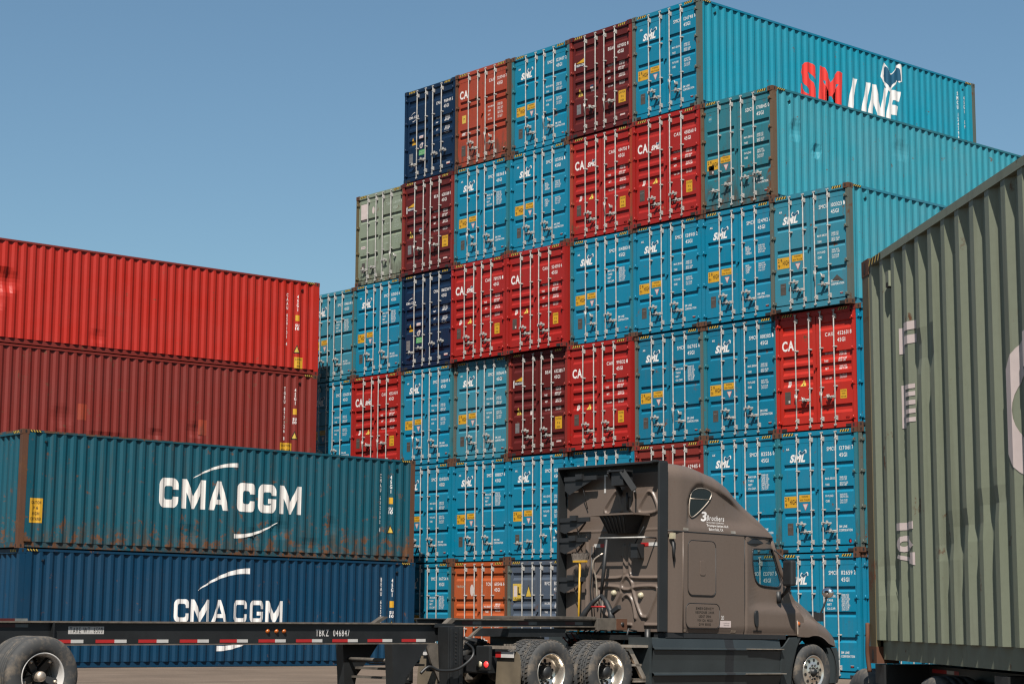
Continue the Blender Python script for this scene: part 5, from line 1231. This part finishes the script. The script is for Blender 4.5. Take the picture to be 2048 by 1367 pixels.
for s in (0, 1.32):
    for sd in (0, 1):
        q = lambda x: x if not sd else TW - x
        wheel(truck, P(s, q(0.035), 0), 1 if not sd else -1, 'drive'); wheel(truck, P(s, q(0.365), 0), 1 if not sd else -1, 'drive')
for sd in (0, 1): wheel(truck, P(6.48, 0.045 if not sd else TW - 0.045, -0.005), 1 if not sd else -1, 'steer', False)
# --- rear end: flaps, lamps, hoses
for sd in (0, 1):
    q = lambda x: x if not sd else TW - x
    MB().prism([(q(0.555), 0.30), (q(0.12), 0.32), (q(0.06), 0.28), (q(0.01), 0.16), (q(-0.02), -0.02), (q(-0.02), -0.44), (q(0.545), -0.44)], lambda a, b, d: P(-0.70 + d + 0.03 * math.sin(b * 5), a, b), 0, 0.012).build("mud_flap", "flap_leather", truck)
    MB().box(*sorted((-q(0.78), -q(0.10))), -0.76, -0.70, 0.355, 0.405).build("flap_hanger", "dull_alloy", truck)
    tp = Decal().rect(*sorted((-q(0.55), -q(0.42))), 0.225, 0.315).rect(*sorted((-q(0.42), -q(0.12))), 0.225, 0.315, 1)
    put("flap_tape", tp.mesh("flap_tape", ["reflector_red", "reflector_white"], lambda a, b, l: (a, -0.716, b)), truck)
for l0, l1, lr, lw in ((0.38, 0.70, 0.455, 0.605), (1.12, 1.42, 1.345, 1.195)):
    MB().box(-l1, -l0, -0.99, -0.93, 0.02, 0.40).build("lamp_bracket", "black_steel", truck, bevel=0.02)
    MB().lathe([(0.0, -0.02), (0.040, -0.016), (0.050, 0.0)], 16, 'Y', P(-0.99, lr, 0.115)).build("tail_lamp", "lit_red_lens", truck)
    MB().lathe([(0.0, -0.02), (0.040, -0.016), (0.050, 0.0)], 16, 'Y', P(-0.99, lw, 0.115)).build("reverse_lamp", "clear_lens", truck)
for l, mt in ((1.62, "red_hose"), (1.50, "black_plastic"), (1.36, "red_hose"), (1.24, "blue_hose"), (0.95, "black_plastic")):
    MB().tube(catmull([P(2.45, l, 0.80), P(2.30, l + 0.02, 0.66), P(2.15, l + 0.06, 0.52), P(2.0, l + 0.12, 0.46), P(1.9, l + 0.2, 0.62)], 5), 0.013, 6).build("air_hose", mt, truck)
m = MB(); m.prism([(1.72, 0.42), (1.84, 0.42), (2.22, -0.10), (2.22, -0.16), (1.92, -0.16), (1.92, -0.10), (2.12, -0.10), (1.80, 0.34), (1.72, 0.36)], lambda a, b, d: P(a, 0.10 + d, b), 0, 0.05); m.box(-0.5, -0.1, 1.86, 2.10, 0.10, 0.135); m.box(-0.5, -0.1, 1.92, 2.2, -0.135, -0.10)
m.box(-0.75, -0.05, 1.55, 2.35, 0.40, 0.44); m.build("access_step", "dull_alloy", truck)
m = MB(); m.box(-1.9, -0.5, 2.02, 2.5, 0.52, 0.60); m.tube([P(2.5, 0.35, 0.3), P(2.5, 0.35, 0.7)], 0.05, 8); m.tube([P(2.45, 0.55, 0.66), P(2.3, 0.6, 0.7), P(2.25, 0.6, 0.52)], 0.02, 6); m.build("deck_fittings", "black_steel", truck)
# --- broom stood head up against the sleeper
def wp(p): return TM @ Vector(p)
br = empty("broom", "yellow broom standing head up against the back of the truck's sleeper", "broom"); br.matrix_world = TM @ Matrix.Translation(P(2.36, 1.86, 0.60))
MB().tube([(0, 0, 0.0), (-0.02, 0.03, 0.6), (-0.035, 0.06, 1.25)], 0.019, 8).build("handle", "broom_yellow", br)
MB().box(-0.19, 0.12, 0.03, 0.09, 1.225, 1.262).build("head", "broom_yellow", br, bevel=0.006)
m = MB()
for i in range(26):
    for j in range(4):
        x = -0.185 + 0.30 * i / 25; y = 0.036 + 0.016 * j; k = (x + 0.035) * 0.22; m.tube([(x, y, 1.26), (x + k + random.uniform(-.008, .008), y + random.uniform(-.012, .012), 1.38 + random.uniform(-.012, .012))], [0.005, 0.003], 4, 0, False)
m.build("bristles", "bristle", br)
# ------------------------------------------------------------------ empty container chassis hitched to the truck (frame: x right, y forwards, z up from the yard level)
plain("chassis_black", (0.016, 0.018, 0.020), 0.5, 0.0, 0.5, 2.2)
plain("dusty_steel", (0.150, 0.130, 0.108), 0.7, 0.1, 0.55, 5)
plain("worn_edge", (0.26, 0.22, 0.18), 0.6, 0.3, 0.5, 7)
plain("dull_red_tape", (0.10, 0.012, 0.012), 0.5); plain("dull_white_tape", (0.20, 0.22, 0.22), 0.5)
ch = empty("container_chassis", "empty black container chassis with red and white tape along its rail", "trailer")
_cd = Vector((-0.0185, 0.99983, -0.004)).normalized(); _cr = Vector((1, 0.0185, 0)).normalized(); _cu = _cr.cross(_cd)
CM = Matrix((_cr, _cd, _cu)).transposed().to_4x4(); CM.translation = Vector((5.439, -14.542, 0.0)); ch.matrix_world = CM
def c_beam(l, s0, s1, z0, z1, sg):
    m = MB(); w = 0.055
    for a, b in ((z0, z0 + 0.014), (z1 - 0.014, z1)): m.box(-l - w, -l + w, s0, s1, a, b)
    m.box(-l - 0.008, -l + 0.008, s0, s1, z0 + 0.014, z1 - 0.014)
    m.box(-l - w, -l + w, s0, s1, z1, z1 + 0.004, 1); m.box(-l + sg * w - 0.003, -l + sg * w + 0.003, s0, s1, z0 - 0.001, z0 + 0.015, 1)
    m.box(-l + sg * w - 0.003, -l + sg * w + 0.003, s0, s1, z1 - 0.015, z1 + 0.003, 1)
    return m
for l, sg in ((0.795, 1), (1.645, -1)):
    rl = c_beam(l, -11.6, -1.75, 0.992, 1.300, sg)
    for s in (-8.28,): rl.box(-l + sg * 0.008 - 0.02, -l + sg * 0.05 + 0.02, s, s + 0.02, 1.02, 1.29)
    rail = rl.build("main_rail", ["chassis_black", "worn_edge"], ch)
    c_beam(l, -1.42, 1.67, 1.252, 1.372, sg).build("gooseneck_rail", ["chassis_black", "worn_edge"], ch)
    f = lambda a, b, d: (-l + sg * (0.055 + d), a, b)
    MB().prism([(-2.30, 1.302), (-2.20, 1.302), (-2.02, 1.395), (-2.12, 1.40)] if sg < 0 else [(-1.60, 1.275), (-1.49, 1.275), (-1.33, 1.385), (-1.45, 1.385)], f, -0.11, 0.0).build("gusset", "dusty_steel", ch)
    MB().box(-l - 0.06, -l + 0.06, -1.80, -1.40, 1.24, 1.30).prism([(-1.80, 1.30), (-1.80, 1.0), (-1.42, 1.15), (-1.42, 1.30)], f, -0.08, -0.05).build("neck_joint", "chassis_black", ch)
    if sg > 0:
        tp = Decal()
        for i in range(13):
            s = -8.27 + 0.651 * i
            if s + 0.47 < -1.8: tp.rect(s, s + 0.285, 1.022, 1.066).rect(s + 0.285, s + 0.47, 1.022, 1.066, 1)
        put("reflective_tape", tp.mesh("reflective_tape", ["reflector_red", "reflector_white"], lambda a, b, y: (-l + 0.0115, a, b)), rail)
        tp = Decal()
        for s in (-9.02, -1.21, -0.02, 1.02): tp.rect(s, s + 0.22, 1.288, 1.338).rect(s + 0.22, s + 0.40, 1.288, 1.338, 1)
        for s in (-9.02, ): tp.rect(s, s + 0.23, 1.225, 1.268).rect(s + 0.23, s + 0.41, 1.225, 1.268, 1)
        put("faded_tape", tp.mesh("faded_tape", ["dull_red_tape", "dull_white_tape"], lambda a, b, y: (-l + 0.0115 if a > -5 else -l + 0.012, a, b)), rail)
        sg_ = Decal().rect(-8.030, -7.500, 1.140, 1.238); sg_.text("TARE WT. 6500", -8.005, 1.152, 0.074, w=0.485, bold=0.0, mi=1, gap=0.22)
        put("tare_plate", sg_.mesh("tare_plate", ["reflector_white", "black_paint"], lambda a, b, y: (-l + 0.012 + 0.0015 * y, a, b)), rail)
        nb = Decal().text("TBKZ  046847", -4.015, 1.108, 0.095, w=0.615, bold=0.0, gap=0.2)
        put("number_lettering", nb.mesh("number_lettering", ["white_paint"], lambda a, b, y: (-l + 0.012, a, b)), rail)
        for s in (-4.862, -4.710, -4.578): MB().lathe([(0.0, 0.030), (0.02, 0.026), (0.030, 0.010), (0.034, 0.0)], 14, 'X', (-l + 0.010, s, 1.178)).build("marker_lamp", "amber_lens", rail)
m = MB()
for s in (-11.5, -9.5, -7.2, -5.4, -3.6, -2.4, -1.6): m.box(-1.60, -0.84, s, s + 0.08, 1.03, 1.25)
for s in (-0.9, 0.1, 1.2): m.box(-1.60, -0.84, s, s + 0.08, 1.26, 1.36)
m.box(-1.66, -0.78, -0.23, 1.02, 1.095, 1.225); m.box(-2.44, 0.0, -11.62, -11.4, 1.05, 1.28); m.box(-2.44, 0, -3.2, -3.05, 1.12, 1.28) if False else None
m.build("cross_members", "chassis_black", ch)
MB().box(-1.72, -0.72, 0.05, 1.67, 1.376, 1.425).build("deck_plate", "dusty_steel", ch, bevel=0.006)
bo = MB().box(-1.74, -0.70, 1.67, 2.38, 1.205, 1.400).build("front_bolster", "dusty_steel", ch, bevel=0.008)
MB().box(-0.702, -0.692, 2.12, 2.37, 1.212, 1.392).lathe([(0.0, 0.02), (0.03, 0.015), (0.04, 0.0)], 12, 'X', (-0.695, 2.26, 1.30), 1).box(-1.2, -0.9, 2.38, 2.48, 1.25, 1.38, 1).build("end_plate", ["rust_steel", "black_steel"], bo)
for l, sg in ((0.62, 1), (1.82, -1)):                                       # landing legs with their braces
    f = lambda a, b, d: (-l + d, a, b)
    lg = MB().prism([(-2.80, 0.99), (-2.10, 0.99), (-2.28, 0.76), (-2.52, 0.50), (-2.60, 0.12), (-2.74, 0.12), (-2.76, 0.50)], f, -0.09, 0.09)
    lg.box(-l - 0.12, -l + 0.12, -2.86, -2.48, 0.085, 0.125); lg.tube([(-l, -2.67, 0.12), (-l, -2.67, 0.6)], 0.055, 10); lg.tube([(-l - 0.13, -2.67, 0.30), (-l + 0.13, -2.67, 0.30)], 0.03, 8)
    lg.build("landing_leg", "chassis_black", ch)
    MB().box(-l - 0.13, -l + 0.13, -1.73, -1.43, 0.36, 1.26).prism([(-1.73, 0.36), (-1.43, 0.36), (-1.50, 0.16), (-1.66, 0.16)], f, -0.10, 0.10).box(-l + 0.125, -l + 0.145, -1.70, -1.64, 0.4, 1.24).box(-l + 0.125, -l + 0.145, -1.52, -1.46, 0.4, 1.24).build("leg_housing", "chassis_black", ch, bevel=0.01)
m = MB()
for i in range(9): m.tube([(-0.489, -1.585, 0.72 + 0.055 * i), (-0.480, -1.585, 0.72 + 0.055 * i)], 0.014, 8)
m.build("adjusting_holes", "dark_hole", ch)
m = MB(); m.box(-1.9, -0.6, -2.55, -2.40, 0.60, 0.635); m.box(-1.9, -0.75, -2.15, -1.98, 0.66, 0.69); m.box(-2.0, -0.55, -2.62, -2.45, 0.47, 0.50); m.tube([(-0.62, -2.67, 0.75), (-1.82, -2.67, 0.75)], 0.03, 8); m.build("leg_braces", "dusty_steel", ch)
MB().tube(catmull([(-0.46, -1.42, 1.02), (-0.42, -1.30, 0.92), (-0.40, -1.34, 0.78), (-0.40, -1.62, 0.62), (-0.42, -1.95, 0.60), (-0.44, -2.15, 0.66), (-0.48, -2.28, 0.56)], 6), 0.022, 8).tube([(-0.46, -1.44, 1.08), (-0.46, -1.20, 1.05), (-0.46, -1.22, 0.98)], 0.03, 8).build("crank_handle", "black_steel", ch)
f = lambda a, b, d: (-0.70 + d, a, b)
MB().prism([(-2.02, 0.99), (-1.78, 0.99), (-1.74, 0.42), (-1.90, 0.70)], f, -0.02, 0.02).build("brace_plate", "dusty_steel", ch)
MB().obox((-0.745, -1.27, 0.95), (-0.745, -0.86, 1.255), 0.06, 0.025).obox((-1.695, -1.27, 0.95), (-1.695, -0.86, 1.255), 0.06, 0.025).build("neck_strut", "dusty_steel", ch)
MB().box(-1.72, -0.72, -1.40, -1.22, 0.92, 0.985).build("support_beam", "dusty_steel", ch)
for s in (-8.78, -10.02):
    for sd in (0, 1):
        q = lambda x: x if not sd else TW - x
        for l in (0.02, 0.345): wheel(ch, (-q(l), s, 0.622), 1 if not sd else -1, 'spoke', False)
    MB().tube([(-0.3, s, 0.622), (-2.14, s, 0.622)], 0.065, 10).build("axle", "chassis_black", ch)
m = MB()
for l in (0.80, 1.64): m.box(-l - 0.05, -l + 0.05, -10.6, -8.3, 0.72, 1.0); 
m.build("bogie", "chassis_black", ch)

# ------------------------------------------------------------------ green container on a second chassis, close on the right
GP = Vector((18.855, -23.77, 1.142)); gdv = Vector((0.8058, -0.5922, 0)); gnn = Vector((-0.5922, -0.8058, 0))
grz = math.atan2(gnn.y, gnn.x)
gcen = GP - gnn * HW
gc_ = container("green container close on the right, its corrugated side with a big white letter", (gcen.x, gcen.y, gcen.z), rz=grz, paint_m='green_paint', post_m='olive_post', cast_m='rust_steel', frame_m='green_paint', hnd='a', group=None,
                dents=(1, ((1.30, 2.06, .10, .09, .030), (1.55, 2.05, .10, .09, .030), (1.78, 0.80, .2, .14, .016), (2.06, 0.86, .2, .14, .016), (2.34, 0.92, .2, .14, .016), (2.62, 0.98, .2, .14, .016), (0.62, 0.62, .16, .22, .022), (0.35, 0.60, .12, .2, .022))))
d = Decal()
n_ = 26
up = []; lo = []
for i in range(n_ + 1):
    t = math.radians(38 + (322 - 38) * i / n_); up.append((3.32 + 0.455 * math.cos(t), 1.485 + 0.43 * math.sin(t))); lo.append((3.32 + 0.30 * math.cos(t), 1.485 + 0.235 * math.sin(t)))
d.strip(up, lo)
d.rect(0.885, 0.935, 2.035, 2.360); d.rect(0.935, 1.165, 2.235, 2.292); d.rect(0.935, 1.165, 2.142, 2.200); d.rect(0.825, 0.885, 2.10, 2.28)
d.rect(0.835, 0.93, 1.592, 1.885)
for b in (1.838, 1.788, 1.730, 1.672, 1.615): d.rect(0.93, 1.125, b, b + 0.030)
def rot(t, b, h, w):
    q = Decal().text(t, 0, 0, h, w=w, bold=0.03); o = len(d.v)
    d.v += [(0.735 + y * 1.0, b - x) for x, y in q.v]
    for fc in q.f: d.f.append(tuple(i + o for i in fc)); d.m.append(0)
rot("1", 0.955, 0.33, 0.05); rot("6", 0.868, 0.32, 0.11); rot("7", 0.750, 0.34, 0.085)
side_decal(gc_, "white_lettering", d, ['pink_white'], 1)
ch2 = empty("container_chassis", "dark chassis carrying the green container at the right edge of the picture", "trailer", (gcen.x, gcen.y, 0.10), grz)
m = MB()
for x in (-0.47, 0.47): m.box(x - 0.06, x + 0.06, -0.1, 12.2, 0.78, 1.030)
for y in (0.0, 2.5, 6.0, 9.0, 12.0): m.box(-1.18, 1.18, y, y + 0.22, 0.90, 1.036)
m.build("frame_rails", "chassis_black", ch2)
tp = Decal()
tp.rect(0.30, 0.62, 0.985, 1.010).rect(0.62, 0.78, 0.985, 1.010, 1).rect(0.78, 0.88, 0.985, 1.010)
put("reflective_tape", tp.mesh("reflective_tape", ["reflector_red", "reflector_white"], lambda a, b, y: (0.86, a, b)), ch2)
MB().box(0.60, 0.858, -0.1, 4.0, 0.96, 1.03).build("side_rail", "chassis_black", ch2)
for y in (-0.43, 1.23):
    for sg in (1, -1):
        for l in (0.03, 0.355): wheel(ch2, (sg * (1.20 - l), y, 0.49), sg, 'spoke', False)
    MB().tube([(-0.9, y, 0.49), (0.9, y, 0.49)], 0.065, 10).build("axle", "chassis_black", ch2)
MB().tube(catmull([(1.235, 0.02, 1.32), (1.245, 0.05, 1.22), (1.245, 0.04, 1.10), (1.235, 0.05, 0.98)], 5), 0.016, 6).build("strap", "rust_steel", ch2)
